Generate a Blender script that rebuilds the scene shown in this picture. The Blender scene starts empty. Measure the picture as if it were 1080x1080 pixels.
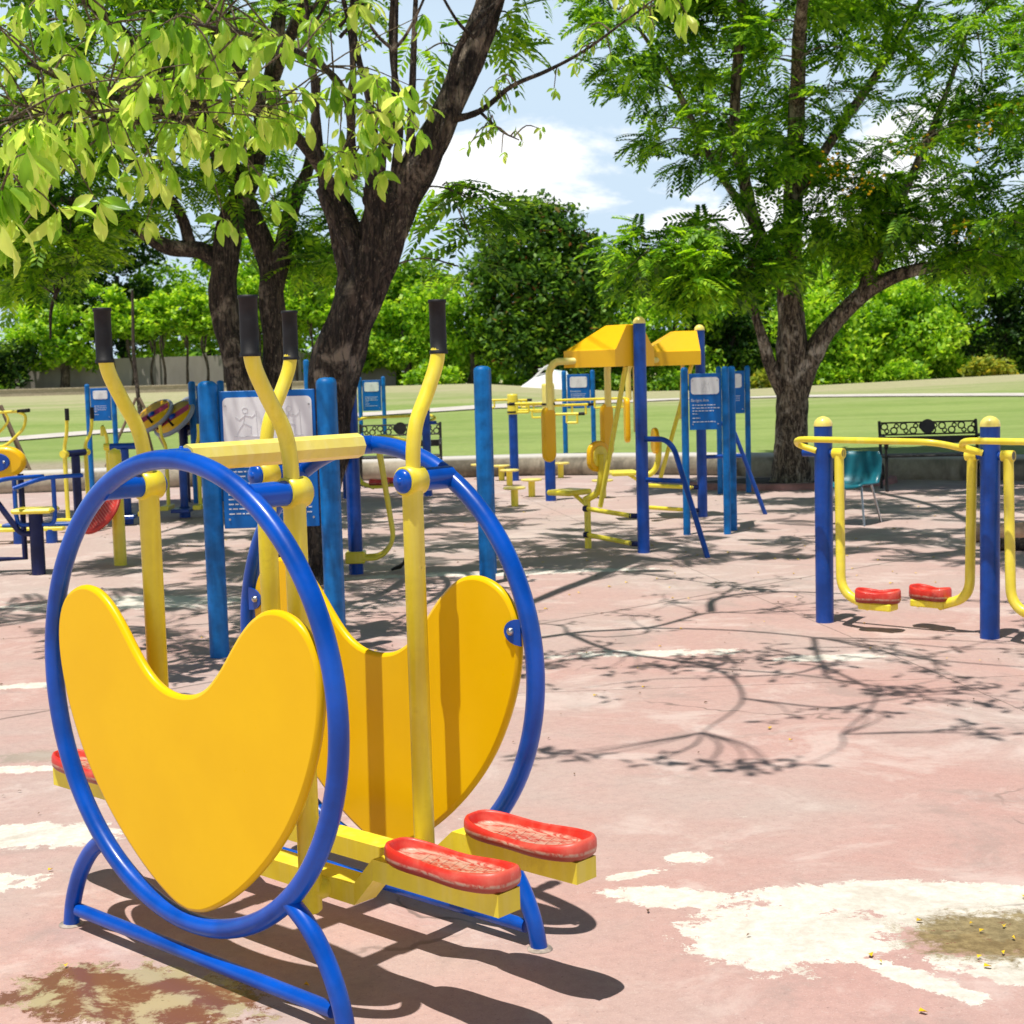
import bpy, math, random
import numpy as np
from mathutils import Vector, Matrix, noise as mnoise
random.seed(7); rng = np.random.default_rng(11)
C = bpy.context.scene.collection
PI = math.pi
scene = bpy.context.scene

# ------------------------------------------------------------------ camera
F_PX, PITCH, ROLL = 1587.36, 0.0927297, -0.0282119
cd = bpy.data.cameras.new('camera'); cam = bpy.data.objects.new('camera', cd); C.objects.link(cam)
cd.sensor_width = 36; cd.lens = 36*F_PX/1080; cd.clip_start = .05; cd.clip_end = 3000
fw = Vector((0, math.cos(PITCH), -math.sin(PITCH))); u0 = Vector((0, math.sin(PITCH), math.cos(PITCH))); r0 = Vector((1, 0, 0))
rt = r0*math.cos(ROLL)+u0*math.sin(ROLL); up = u0*math.cos(ROLL)-r0*math.sin(ROLL)
M3 = Matrix((rt, up, -fw)).transposed()
cam.matrix_world = Matrix.Translation((0, 0, 1.5)) @ M3.to_4x4()
cd.dof.use_dof = True; cd.dof.focus_distance = 4.2; cd.dof.aperture_fstop = 11
scene.camera = cam
scene.view_settings.view_transform = 'Standard'; scene.view_settings.look = 'None'
scene.view_settings.exposure = 0

# ------------------------------------------------------------------ node helpers
class N:
    def __init__(s, tree): s.t = tree; s.n = tree.nodes; s.l = tree.links
    def new(s, typ, **k):
        n = s.n.new(typ)
        for a, b in k.items(): setattr(n, a, b)
        return n
    def put(s, sock, v):
        if isinstance(v, bpy.types.NodeSocket): s.l.new(v, sock)
        elif isinstance(v, (tuple, list)) and len(v) == 3 and sock.type == 'RGBA': sock.default_value = (*v, 1)
        else: sock.default_value = v
    def noise(s, vec, scale, detail=4, rough=.55, dist=0, out='Fac'):
        n = s.new('ShaderNodeTexNoise'); s.put(n.inputs['Vector'], vec)
        n.inputs['Scale'].default_value = scale; n.inputs['Detail'].default_value = detail
        n.inputs['Roughness'].default_value = rough; n.inputs['Distortion'].default_value = dist
        return n.outputs[out]
    def math(s, op, a, b=0., c=0.):
        n = s.new('ShaderNodeMath', operation=op)
        s.put(n.inputs[0], a); s.put(n.inputs[1], b); s.put(n.inputs[2], c)
        return n.outputs[0]
    def ramp(s, v, a, b, smooth=True):
        n = s.new('ShaderNodeMapRange', interpolation_type='SMOOTHSTEP' if smooth else 'LINEAR')
        s.put(n.inputs[0], v); n.inputs[1].default_value = a; n.inputs[2].default_value = b
        return n.outputs[0]
    def mix(s, f, a, b):
        n = s.new('ShaderNodeMix', data_type='RGBA')
        s.put(n.inputs[0], f); s.put(n.inputs[6], a); s.put(n.inputs[7], b)
        return n.outputs[2]
    def obj(s): return s.new('ShaderNodeTexCoord').outputs['Object']
    def scaled(s, vec, sc, loc=(0, 0, 0)):
        n = s.new('ShaderNodeMapping'); s.put(n.inputs[0], vec); n.inputs['Scale'].default_value = sc; n.inputs['Location'].default_value = loc
        return n.outputs[0]
    def bump(s, h, strength=.3, dist=.01):
        n = s.new('ShaderNodeBump'); s.put(n.inputs['Height'], h); n.inputs['Strength'].default_value = strength; n.inputs['Distance'].default_value = dist
        return n.outputs[0]

def newmat(name):
    m = bpy.data.materials.new(name); m.use_nodes = True
    k = N(m.node_tree); b = m.node_tree.nodes['Principled BSDF']
    return m, k, b

def paint(name, col, rough=.38, var=.12, vscale=6, dirt=.25, dirtcol=(.12, .1, .07), chip=0., chipcol=(.1, .05, .02), bumpy=.06, coat=.0, metal=0., fade=None, fadeamt=.3, spec=.45):
    m, k, b = newmat(name); o = k.obj()
    n1 = k.noise(o, vscale, 5); n2 = k.noise(o, 45, 4, .7); n3 = k.noise(k.scaled(o, (30, 30, 2.2)), 1.0, 4, .6)
    dark = tuple(c*(1-var*2) for c in col); lite = tuple(min(1, c*(1+var)) for c in col)
    c = k.mix(k.ramp(n1, .3, .7), dark, lite)
    if fade: c = k.mix(k.math('MULTIPLY', k.ramp(n3, .42, .75), fadeamt), c, fade)
    if dirt: c = k.mix(k.math('MULTIPLY', k.ramp(k.math('MULTIPLY_ADD', n2, .4, k.math('MULTIPLY', n1, .7)), .58, .78), dirt), c, dirtcol)
    if chip: c = k.mix(k.ramp(k.noise(o, 28, 6, .75), .74-chip*.1, .77-chip*.1), c, chipcol)
    k.put(b.inputs['Base Color'], c); k.put(b.inputs['Roughness'], k.math('MULTIPLY_ADD', n2, .25, rough-.1))
    b.inputs['Metallic'].default_value = metal
    b.inputs['Specular IOR Level'].default_value = spec
    if col[2] > col[0]*3: b.inputs['Specular IOR Level'].default_value = .3
    b.inputs['Coat Weight'].default_value = coat; b.inputs['Coat Roughness'].default_value = .12
    if bumpy: k.put(b.inputs['Normal'], k.bump(k.math('MULTIPLY_ADD', n1, .5, n2), bumpy, .004))
    return m

M = {}
M['blue'] = paint('gloss_blue_paint', (.0, .082, .50), .30, .15, 7, .12, (.03, .04, .06), chip=.3, chipcol=(.02, .03, .10), coat=.25, bumpy=.05)
M['navy'] = paint('deep_blue_paint', (0, .062, .37), .42, .15, 7, .2, coat=.25)
M['darknavy'] = paint('dark_navy_paint', (.008, .015, .085), .4, .15, 7, .2)
M['signblue'] = paint('sign_post_blue', (0, .145, .46), .45, .2, 9, .15, (.02, .06, .14), fade=(.03, .25, .58), fadeamt=.25, coat=.0)
M['signboard'] = paint('sign_board_blue', (0, .14, .50), .45, .12, 4, .1)
M['yellow'] = paint('pale_yellow_paint', (.98, .79, .045), .36, .08, 6, .25, (.35, .2, .03), chip=.35, fade=(.95, .82, .25), fadeamt=.35, coat=.12)
M['cream'] = paint('cream_yellow_paint', (.98, .80, .17), .4, .06, 6, .2, (.4, .3, .12), fade=(.98, .86, .40), fadeamt=.4, coat=.2)
M['orange'] = paint('yellow_panel_plastic', (1, .60, .002), .30, .025, 3, .04, (.45, .26, .01), coat=.04, bumpy=.03, spec=.22)
M['hood'] = paint('orange_yellow_hood', (1, .54, .006), .35, .04, 3, .1, (.5, .3, .02), coat=.1, spec=.3)
M['black'] = paint('black_rubber', (.004, .004, .005), .6, .3, 20, .15, (.06, .06, .06), bumpy=.2)
M['iron'] = paint('black_cast_iron', (.018, .016, .015), .5, .3, 10, .3, (.06, .04, .03))
M['steel'] = paint('bolt_steel', (.55, .55, .54), .3, .1, 10, .2, metal=1)
M['white'] = paint('white_sign_panel', (.86, .87, .88), .45, .05, 4, .12, (.4, .4, .38))
M['ink'] = paint('white_ink', (.72, .76, .8), .6, .05, 4, 0)
M['grey'] = paint('grey_drawing_ink', (.70, .71, .73), .6, .1, 4, 0)
M['teal'] = paint('teal_plastic', (.01, .15, .20), .35, .1, 5, .1, coat=.2)
M['wood'] = paint('weathered_pole', (.20, .14, .09), .8, .2, 5, .4)
M['logwood'] = paint('pale_cut_log', (.45, .30, .19), .8, .2, 6, .4, (.12, .05, .03))
M['redplate'] = paint('red_disc_paint', (.62, .045, .03), .45, .12, 8, .15)
M['ringred'] = paint('ring_red', (.40, .03, .07), .4, .1, 8, .2)
M['ringgrey'] = paint('ring_grey', (.35, .38, .45), .4, .1, 8, .2)
M['brown'] = paint('brown_disc_back', (.20, .11, .02), .6, .2, 8, .3)
M['tent'] = paint('tent_canvas', (.62, .74, .70), .7, .05, 2, .1)
M['tentwhite'] = paint('tent_white', (.8, .8, .78), .7, .05, 2, .1)

# worn red pedal
m, k, b = newmat('worn_red_pedal'); o = k.obj()
n1 = k.noise(o, 9, 5, .65, .6); n2 = k.noise(k.scaled(o, (18, 60, 30)), 1., 5, .7, 1.5)
c = k.mix(k.ramp(n1, .42, .72), (.68, .028, .016), (.76, .13, .085))
sepp = k.new('ShaderNodeSeparateXYZ'); k.put(sepp.inputs[0], o)
inn = k.math('MULTIPLY', k.ramp(sepp.outputs[2], .024, .018), k.ramp(sepp.outputs[2], .012, .015))
c = k.mix(k.math('MULTIPLY', inn, k.ramp(n2, .38, .58)), c, (.80, .52, .38))
c = k.mix(k.math('MULTIPLY', k.ramp(n2, .66, .70), .5), c, (.70, .40, .28))
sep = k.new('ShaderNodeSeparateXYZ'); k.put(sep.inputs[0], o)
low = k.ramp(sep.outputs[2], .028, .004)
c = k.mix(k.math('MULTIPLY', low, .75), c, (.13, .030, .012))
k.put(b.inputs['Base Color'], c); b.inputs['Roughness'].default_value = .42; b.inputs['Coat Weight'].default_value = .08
k.put(b.inputs['Normal'], k.bump(k.math('ADD', n1, n2), .12, .003)); M['pedal'] = m

def bark(name, c1, c2, c3, sc=1.):
    m, k, b = newmat(name); o = k.obj()
    st = k.scaled(o, (22*sc, 22*sc, 5*sc))
    n1 = k.noise(st, 1., 7, .68, 1.2); n2 = k.noise(o, 3.5, 5, .6, .5); n3 = k.noise(k.scaled(o, (60*sc, 60*sc, 18*sc)), 1., 4, .7)
    vo = k.new('ShaderNodeTexVoronoi', feature='DISTANCE_TO_EDGE'); wv = k.new('ShaderNodeVectorMath', operation='ADD'); k.put(wv.inputs[0], k.scaled(o, (17*sc, 17*sc, 3.0*sc))); k.put(wv.inputs[1], k.noise(o, 7, 4, .6, 0, 'Color')); k.put(vo.inputs['Vector'], wv.outputs[0]); vo.inputs['Scale'].default_value = 1.
    c = k.mix(k.ramp(n1, .42, .60), c1, c2)
    c = k.mix(k.ramp(n2, .52, .68), c, c3)
    vd = k.math('ADD', vo.outputs['Distance'], k.math('MULTIPLY', k.math('SUBTRACT', n3, .45), .35))
    c = k.mix(k.math('MULTIPLY', k.ramp(vd, .10, .0), .8), c, tuple(v*.3 for v in c1))
    c = k.mix(k.ramp(n3, .58, .72), c, c3)
    k.put(b.inputs['Base Color'], c); b.inputs['Roughness'].default_value = .9
    h = k.math('ADD', k.math('MULTIPLY', n1, 1.2), k.math('MULTIPLY_ADD', k.ramp(vo.outputs['Distance'], 0, .2), .5, k.math('MULTIPLY', n3, .35)))
    k.put(b.inputs['Normal'], k.bump(h, 1., .035))
    return m
M['bark_dark'] = bark('dark_furrowed_bark', (.022, .015, .011), (.10, .072, .052), (.34, .27, .20))
M['bark_light'] = bark('tan_flaky_bark', (.045, .03, .02), (.33, .255, .175), (.60, .51, .40))
M['bark_bg'] = bark('far_bark', (.05, .035, .025), (.14, .11, .08), (.2, .16, .12), .5)
M['twig'] = bark('pale_twig_bark', (.18, .13, .08), (.36, .27, .18), (.45, .35, .25), 2)

def leafmat(name, dark, mid, lite, trans=.45, clump=1.2, rough=.45, flower=None, famt=.1, veins=False):
    m = bpy.data.materials.new(name); m.use_nodes = True; k = N(m.node_tree)
    b = m.node_tree.nodes['Principled BSDF']; out = m.node_tree.nodes['Material Output']
    g = k.new('ShaderNodeNewGeometry'); ri = g.outputs['Random Per Island']; o = k.obj()
    n1 = k.noise(o, clump, 3, .6)
    f = k.math('MULTIPLY_ADD', n1, 1.1, k.math('MULTIPLY_ADD', ri, .55, -.3))
    c = k.mix(k.ramp(f, .2, .52), dark, mid); c = k.mix(k.ramp(f, .5, .85), c, lite)
    if flower:
        c = k.mix(k.math('MULTIPLY', k.ramp(k.noise(o, clump*1.7, 3), .52, .62), k.ramp(ri, 1-famt, 1-famt+.02)), c, flower)
    k.put(b.inputs['Base Color'], c); b.inputs['Roughness'].default_value = rough
    b.inputs['Specular IOR Level'].default_value = .35
    tr = k.new('ShaderNodeBsdfTranslucent'); hs = k.new('ShaderNodeHueSaturation')
    k.put(hs.inputs['Color'], c); hs.inputs['Value'].default_value = 1.6; hs.inputs['Saturation'].default_value = 1.05; hs.inputs['Hue'].default_value = .49
    k.put(tr.inputs['Color'], hs.outputs[0])
    mx = k.new('ShaderNodeMixShader'); mx.inputs[0].default_value = trans
    k.l.new(b.outputs[0], mx.inputs[1]); k.l.new(tr.outputs[0], mx.inputs[2]); k.l.new(mx.outputs[0], out.inputs[0])
    return m
M['fern_r'] = leafmat('feathery_leaf_right', (.020, .08, .010), (.13, .31, .02), (.42, .68, .045), .5, 1.3)
M['fern_l'] = leafmat('feathery_leaf_left', (.03, .10, .012), (.14, .32, .02), (.42, .66, .045), .5, 1.3)
M['big_leaf'] = leafmat('large_bright_leaf', (.15, .34, .03), (.36, .58, .07), (.72, .82, .20), .58, 3.0, .32)
M['bg_dark'] = leafmat('far_leaf_dark', (.016, .055, .010), (.07, .17, .02), (.24, .42, .035), .35, .6, .5, (.26, .10, .04), .12)
M['bg_mid'] = leafmat('far_leaf_mid', (.03, .10, .012), (.14, .32, .022), (.40, .60, .05), .4, .45)
M['bg_bright'] = leafmat('far_leaf_bright', (.07, .20, .015), (.28, .52, .03), (.60, .80, .07), .42, .5)
M['bg_deep'] = leafmat('far_leaf_deep', (.008, .03, .007), (.03, .09, .014), (.17, .31, .03), .3, .5)
M['palm'] = leafmat('yellow_shrub_leaf', (.12, .2, .02), (.32, .38, .04), (.6, .5, .06), .4, 1.)
M['rustring'] = paint('worn_foot_paint', (.45, .38, .32), .8, .25, 30, .6, (.14, .06, .03))
M['petal'] = paint('yellow_petal', (.85, .55, .01), .6, .1, 5, 0)

# ------------------------------------------------------------------ mesh builder
def catmull(P, n=6):
    P = [Vector(p) for p in P]
    if len(P) < 3: return P
    out = []
    Q = [P[0]*2-P[1]]+P+[P[-1]*2-P[-2]]
    for i in range(1, len(Q)-2):
        for j in range(n):
            t = j/n
            out.append(.5*((2*Q[i])+(Q[i+1]-Q[i-1])*t+(2*Q[i-1]-5*Q[i]+4*Q[i+1]-Q[i+2])*t*t+(3*Q[i]-Q[i-1]-3*Q[i+1]+Q[i+2])*t**3))
    out.append(P[-1]); return out
def fillet(P, r, n=6):
    P = [Vector(p) for p in P]; out = [P[0]]
    for i in range(1, len(P)-1):
        a, b, c = P[i-1], P[i], P[i+1]
        d1 = (a-b); d2 = (c-b); rr = min(r, d1.length*.48, d2.length*.48)
        p, q = b+d1.normalized()*rr, b+d2.normalized()*rr
        for j in range(n+1):
            t = j/n; out.append(p*(1-t)**2+b*2*t*(1-t)+q*t*t)
    out.append(P[-1]); return out
class MB:
    def __init__(s): s.v = []; s.f = []; s.sm = []
    def add(s, V, F, smooth=True):
        o = len(s.v); s.v += [tuple(p) for p in V]; s.f += [tuple(i+o for i in f) for f in F]; s.sm += [smooth]*len(F)
    def tube(s, P, r, seg=12, cap=True, smooth=True, jit=0., ridge=0.):
        P = [Vector(p) for p in P]; n = len(P)
        R = r if isinstance(r, (list, tuple)) else [r]*n
        if len(R) != n: R = list(np.interp(np.linspace(0, 1, n), np.linspace(0, 1, len(R)), R))
        T = [(P[min(i+1, n-1)]-P[max(i-1, 0)]).normalized() for i in range(n)]
        a = Vector((0, 0, 1)) if abs(T[0].z) < .9 else Vector((1, 0, 0))
        nx = T[0].cross(a).normalized(); V = []
        for i in range(n):
            nx = (nx-T[i]*nx.dot(T[i])).normalized(); ny = T[i].cross(nx)
            for j in range(seg):
                an = 2*PI*j/seg; rr = R[i]*(1+(random.uniform(-jit, jit) if jit else 0))
                if ridge:
                    q_ = P[i]; a_ = an+q_.z*.9
                    rr *= 1+ridge*(mnoise.noise(Vector((math.cos(a_)*1.7+q_.x, math.sin(a_)*1.7, q_.z*1.6)))*1.5+.55*mnoise.noise(Vector((math.cos(a_)*4, math.sin(a_)*4, q_.z*3.2+7))))
                V.append(P[i]+nx*math.cos(an)*rr+ny*math.sin(an)*rr)
        Fc = [(i*seg+j, i*seg+(j+1) % seg, (i+1)*seg+(j+1) % seg, (i+1)*seg+j) for i in range(n-1) for j in range(seg)]
        s.add(V, Fc, smooth)
        if cap:
            s.add([V[j] for j in range(seg)], [tuple(range(seg))[::-1]], False)
            s.add([V[(n-1)*seg+j] for j in range(seg)], [tuple(range(seg))], False)
    def cyl(s, p0, p1, r0, r1=None, seg=14): s.tube([p0, p1], [r0, r0 if r1 is None else r1], seg)
    def ring(s, c, R, r, ax1=(1, 0, 0), ax2=(0, 0, 1), n=72, seg=12, a0=0, a1=2*PI):
        c = Vector(c); e1 = Vector(ax1); e2 = Vector(ax2); e3 = e1.cross(e2).normalized()
        full = abs(a1-a0-2*PI) < 1e-6; cnt = n if full else n+1; V = []
        for i in range(cnt):
            a = a0+(a1-a0)*i/n; d = e1*math.cos(a)+e2*math.sin(a)
            for j in range(seg):
                b2 = 2*PI*j/seg; V.append(c+d*(R+r*math.cos(b2))+e3*r*math.sin(b2))
        s.add(V, [((i % cnt)*seg+j, ((i+1) % cnt)*seg+j, ((i+1) % cnt)*seg+(j+1) % seg, (i % cnt)*seg+(j+1) % seg) for i in range(n if full else n) for j in range(seg)])
    def loops(s, L, smooth=True, capa=True, capb=True, closed=True):
        n = len(L[0]); V = [p for l in L for p in l]
        rg = range(n) if closed else range(n-1)
        s.add(V, [(i*n+j, i*n+(j+1) % n, (i+1)*n+(j+1) % n, (i+1)*n+j) for i in range(len(L)-1) for j in rg], smooth)
        if capa: s.add(L[0], [tuple(range(n))[::-1]], False)
        if capb: s.add(L[-1], [tuple(range(n))], False)
    def lathe(s, prof, c=(0, 0, 0), seg=20, axis=(0, 0, 1)):
        c = Vector(c); z = Vector(axis).normalized(); x = z.orthogonal().normalized(); y = z.cross(x)
        L = [[c+z*h+(x*math.cos(2*PI*j/seg)+y*math.sin(2*PI*j/seg))*max(r, 1e-4) for j in range(seg)] for r, h in prof]
        s.loops(L)
    def box(s, c, sz, rz=0, bev=0, rot=None):
        R = rot or Matrix.Rotation(rz, 3, 'Z'); c = Vector(c); hx, hy, hz = sz[0]/2, sz[1]/2, sz[2]/2
        b_ = bev
        def q(x, y, z): return c+R@Vector((x, y, z))
        def rect(ix, iy, z):
            return [q(-hx+ix, -hy+iy, z), q(hx-ix, -hy+iy, z), q(hx-ix, hy-iy, z), q(-hx+ix, hy-iy, z)]
        if not b_: s.loops([rect(0, 0, -hz), rect(0, 0, hz)], False)
        else:
            def oct_(i, z):
                return [q(-hx+b_, -hy+i, z), q(hx-b_, -hy+i, z), q(hx-i, -hy+b_, z), q(hx-i, hy-b_, z), q(hx-b_, hy-i, z), q(-hx+b_, hy-i, z), q(-hx+i, hy-b_, z), q(-hx+i, -hy+b_, z)]
            s.loops([oct_(b_*.9, -hz), oct_(0, -hz+b_), oct_(0, hz-b_), oct_(b_*.9, hz)], False)
    def plate(s, poly, o, ex, ey, th, bev=.0):
        # flat plate: polygon in plane (ex,ey) at o, thickness th along ex x ey
        o = Vector(o); ex = Vector(ex); ey = Vector(ey); ez = ex.cross(ey).normalized(); n = len(poly)
        def off(d):
            r = []
            for i in range(n):
                a = Vector(poly[i-1]); b_ = Vector(poly[i]); c = Vector(poly[(i+1) % n])
                t = (c-a).normalized(); r.append(b_-Vector((t.y, -t.x))*d)
            return r
        def lp(P, z): return [o+ex*p[0]+ey*p[1]+ez*z for p in P]
        P = [Vector(p) for p in poly]
        if bev:
            i1 = off(bev); i2 = off(bev*.3)
            L = [lp(i1, -th/2), lp(i2, -th/2+bev*.3), lp(P, -th/2+bev), lp(P, th/2-bev), lp(i2, th/2-bev*.3), lp(i1, th/2)]
        else: L = [lp(P, -th/2), lp(P, th/2)]
        s.loops(L, bool(bev))
    def build(s, name, mat, parent=None, loc=None, auto=True):
        me = bpy.data.meshes.new(name); me.from_pydata(s.v, [], s.f); me.update()
        me.polygons.foreach_set('use_smooth', s.sm); me.materials.append(mat)
        o = bpy.data.objects.new(name, me); C.objects.link(o)
        if parent: o.parent = parent
        if loc: o.location = loc
        return o
def quadmesh(name, V, Fq, mat, parent=None, smooth=False):
    me = bpy.data.meshes.new(name); V = np.asarray(V, dtype=np.float32); Fq = np.asarray(Fq, dtype=np.int32)
    me.vertices.add(len(V)); me.vertices.foreach_set('co', V.ravel())
    me.loops.add(Fq.size); me.loops.foreach_set('vertex_index', Fq.ravel())
    me.polygons.add(len(Fq)); me.polygons.foreach_set('loop_start', np.arange(0, Fq.size, 4, dtype=np.int32))
    me.update(calc_edges=True); me.validate()
    if smooth: me.polygons.foreach_set('use_smooth', [True]*len(Fq))
    me.materials.append(mat); o = bpy.data.objects.new(name, me); C.objects.link(o)
    if parent: o.parent = parent
    return o
def empty(name, loc=(0, 0, 0), rz=0, label=None, cat=None, group=None):
    o = bpy.data.objects.new(name, None); C.objects.link(o); o.location = loc; o.rotation_euler = (0, 0, rz); o.empty_display_size = .1
    return tag(o, label, cat, group)
def tag(o, label=None, cat=None, group=None, kind=None):
    for a, v in (('label', label), ('category', cat), ('group', group), ('kind', kind)):
        if v: o[a] = v
    return o
def dup(root, loc, rz, label, group=None, scale=None):
    r = root.copy(); C.objects.link(r); r.location = loc; r.rotation_euler = (0, 0, rz); r['label'] = label
    if group: r['group'] = group
    if scale: r.scale = scale
    for ch in list(root.children):
        c = ch.copy(); C.objects.link(c); c.parent = r
        for g in ch.children:
            d = g.copy(); C.objects.link(d); d.parent = c
    return r
def text_mesh(s, size, mat, parent, loc, rot, name='lettering', width=None):
    cu = bpy.data.curves.new(name, 'FONT'); cu.body = s; cu.size = size; cu.extrude = .0008
    to = bpy.data.objects.new('tmp', cu); C.objects.link(to); bpy.context.view_layer.update()
    me = bpy.data.meshes.new_from_object(to.evaluated_get(bpy.context.evaluated_depsgraph_get()))
    bpy.data.objects.remove(to); me.name = name; me.materials.clear(); me.materials.append(mat)
    o = bpy.data.objects.new(name, me); C.objects.link(o); o.parent = parent; o.location = loc; o.rotation_euler = rot
    if width:
        w = max(v.co.x for v in me.vertices); o.scale = (width/w, 1, 1)
    return o

# ------------------------------------------------------------------ world + sun
SUNDIR = Vector((-.16, -.20, 1)).normalized()
w = bpy.data.worlds.new('World'); scene.world = w; w.use_nodes = True
k = N(w.node_tree); bg = w.node_tree.nodes['Background']
sky = k.new('ShaderNodeTexSky', sky_type='NISHITA', sun_disc=False, sun_elevation=math.asin(SUNDIR.z), sun_rotation=math.atan2(SUNDIR.x, SUNDIR.y), altitude=0, air_density=1., dust_density=1., ozone_density=1.5)
g = k.new('ShaderNodeTexCoord').outputs['Generated']
n1 = k.noise(k.scaled(g, (1, 1, 2.4), (2.1, .4, .3)), 4.2, 9, .6, .35)
sepw = k.new('ShaderNodeSeparateXYZ'); k.put(sepw.inputs[0], g)
low = k.ramp(sepw.outputs[2], .36, .22)
cl = k.math('MULTIPLY', k.ramp(n1, .54, .62), k.math('MULTIPLY_ADD', low, .93, .05))
pale = k.mix(k.math('MULTIPLY', low, .92), k.mix(.65, sky.outputs[0], (.3, .8, 1.9)), (10.6, 13.2, 15.8))
colw = k.mix(cl, pale, (18.5, 18.6, 18.8))
k.put(bg.inputs[0], colw); bg.inputs[1].default_value = .066
scene.cycles.max_bounces = 6; scene.cycles.diffuse_bounces = 3; scene.cycles.glossy_bounces = 2; scene.cycles.transmission_bounces = 3; scene.cycles.transparent_max_bounces = 4
sd = bpy.data.lights.new('sun', 'SUN'); sd.energy = 5.0; sd.angle = math.radians(.5); sd.color = (1, .955, .88)
so = bpy.data.objects.new('sun', sd); C.objects.link(so); so.rotation_euler = SUNDIR.to_track_quat('Z', 'Y').to_euler()

# ------------------------------------------------------------------ ground
def curb_y(x): return float(np.interp(x, [-60, -30, -12, -7.2, -3, .3, 2.2, 3.6, 5.4, 9, 14, 30, 60], [12, 17, 20.6, 21.2, 21.8, 21.9, 21.3, 20.4, 19.0, 17.2, 15.5, 12, 6]))
def ztop(x, y): return float(np.interp(x/max(y, 1), [-.35, -.02, .03, .08, .16, .34, .5], [1.07, 1.07, .80, .55, .52, .82, .95]))
def sstep(t): t = min(1, max(0, t)); return t*t*(3-2*t)
def lawn_z(x, y):
    zt = ztop(x, y)
    z = .27+(zt-.27)*sstep((y-32)/30)
    if y > 62: z = zt-.25*sstep((y-62)/10)
    return z

m, k, b = newmat('painted_court_concrete'); o = k.obj()
sp = k.new('ShaderNodeSeparateXYZ'); k.put(sp.inputs[0], o); X, Y = sp.outputs[0], sp.outputs[1]
big = k.noise(o, .55, 5, .6, .4); med = k.noise(o, 2.6, 6, .62, .3); fine = k.noise(o, 26, 6, .75); grit = k.noise(o, 160, 3, .8)
c = k.mix(k.ramp(big, .36, .66), (.53, .315, .275), (.50, .39, .35))
c = k.mix(k.math('MULTIPLY', k.ramp(med, .45, .75), .45), c, (.58, .37, .33))
c = k.mix(k.math('MULTIPLY', k.ramp(Y, 6.5, 14), .5), c, (.54, .44, .40))
c = k.mix(k.math('MULTIPLY', k.ramp(fine, .35, .75), .30), c, (.27, .17, .155))
c = k.mix(k.math('MULTIPLY', k.ramp(grit, .52, .72), .40), c, (.74, .62, .56))
c = k.mix(k.math('MULTIPLY', k.ramp(k.noise(o, 70, 4, .8), .58, .70), .65), c, (.22, .14, .13))
c = k.mix(k.math('MULTIPLY', k.ramp(k.noise(o, 38, 5, .85, .5), .62, .66), .55), c, (.60, .52, .46))
c = k.mix(k.math('MULTIPLY', k.ramp(k.noise(k.scaled(o, (1, 1, 1), (7, 3, 0)), 1.7, 7, .7, .8), .53, .68), .40), c, (.30, .25, .225))
# overall light stain streaks
st = k.noise(k.scaled(o, (1, 1.3, 1), (3, 1, 0)), 1.5, 9, .72, .6)
c = k.mix(k.math('MULTIPLY', k.ramp(st, .50, .64), .45), c, (.69, .59, .54))
edge = k.noise(o, 4.2, 10, .74, .5); edge2 = k.noise(o, 15, 7, .8, .4)
def blob(cx, cy, rx, ry, amp=1.1, a=0.):
    dx = k.math('SUBTRACT', X, cx); dy = k.math('SUBTRACT', Y, cy); ca, sa = math.cos(a), math.sin(a)
    u = k.math('DIVIDE', k.math('ADD', k.math('MULTIPLY', dx, ca), k.math('MULTIPLY', dy, sa)), rx)
    v = k.math('DIVIDE', k.math('SUBTRACT', k.math('MULTIPLY', dy, ca), k.math('MULTIPLY', dx, sa)), ry)
    r = k.math('SQRT', k.math('ADD', k.math('MULTIPLY', u, u), k.math('MULTIPLY', v, v)))
    nn = k.math('ADD', k.math('MULTIPLY', k.math('SUBTRACT', edge, .5), amp*2.6), k.math('MULTIPLY', k.math('SUBTRACT', edge2, .5), 1.9 if rx < .4 else 1.5*amp+.3))
    return k.math('ADD', k.math('SUBTRACT', 1., r), nn)
def umax(*L):
    r = L[0]
    for q in L[1:]: r = k.math('MAXIMUM', r, q)
    return r
wf = umax(blob(.70, 3.86, .30, .24, .75), blob(.40, 4.17, .20, .085, .75, -.25), blob(1.02, 4.13, .42, .12, .7), blob(1.45, 3.98, .5, .22, .4), blob(1.32, 3.56, .32, .09, .6, -.3), blob(.50, 4.50, .07, .06, 1.3), blob(.33, 4.36, .09, .03, 1.2, .4), blob(.95, 3.55, .2, .05, .8, -.9),
          blob(-1.62, 4.92, .30, .14, .8), blob(-1.75, 4.45, .3, .10, .9), blob(-2.45, 7.45, .45, .06, 1.6), blob(.72, 7.85, .45, .09, 1.9), blob(-1.95, 5.8, .25, .05, 1.5), blob(1.6, 7.6, .3, .08, 1.2), 
          blob(-.2, 11.2, 1.2, .12, 1.9), blob(-2.6, 10.2, .8, .3, 1.2))
wm = k.ramp(wf, .0, .06)
fleck = k.ramp(k.math('ADD', k.noise(o, 5.5, 8, .8, .3), k.math('MULTIPLY', k.math('SUBTRACT', big, .5), .25)), .655, .675)
wm = k.math('MAXIMUM', wm, k.math('MULTIPLY', fleck, .7))
hole = k.ramp(k.noise(o, 13, 5, .75), .70, .73)
wm = k.math('MULTIPLY', wm, k.math('SUBTRACT', 1., k.math('MULTIPLY', hole, .8)))
wcol = k.mix(k.ramp(fine, .35, .7), (.64, .59, .51), (.82, .77, .69))
wcol = k.mix(k.math('MULTIPLY', k.ramp(k.noise(o, 3.1, 8, .7, .5), .5, .68), .45), wcol, (.40, .34, .27))
wcol = k.mix(k.math('MULTIPLY', k.ramp(grit, .55, .7), .4), wcol, (.36, .31, .25))
c = k.mix(wm, c, wcol)
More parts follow.
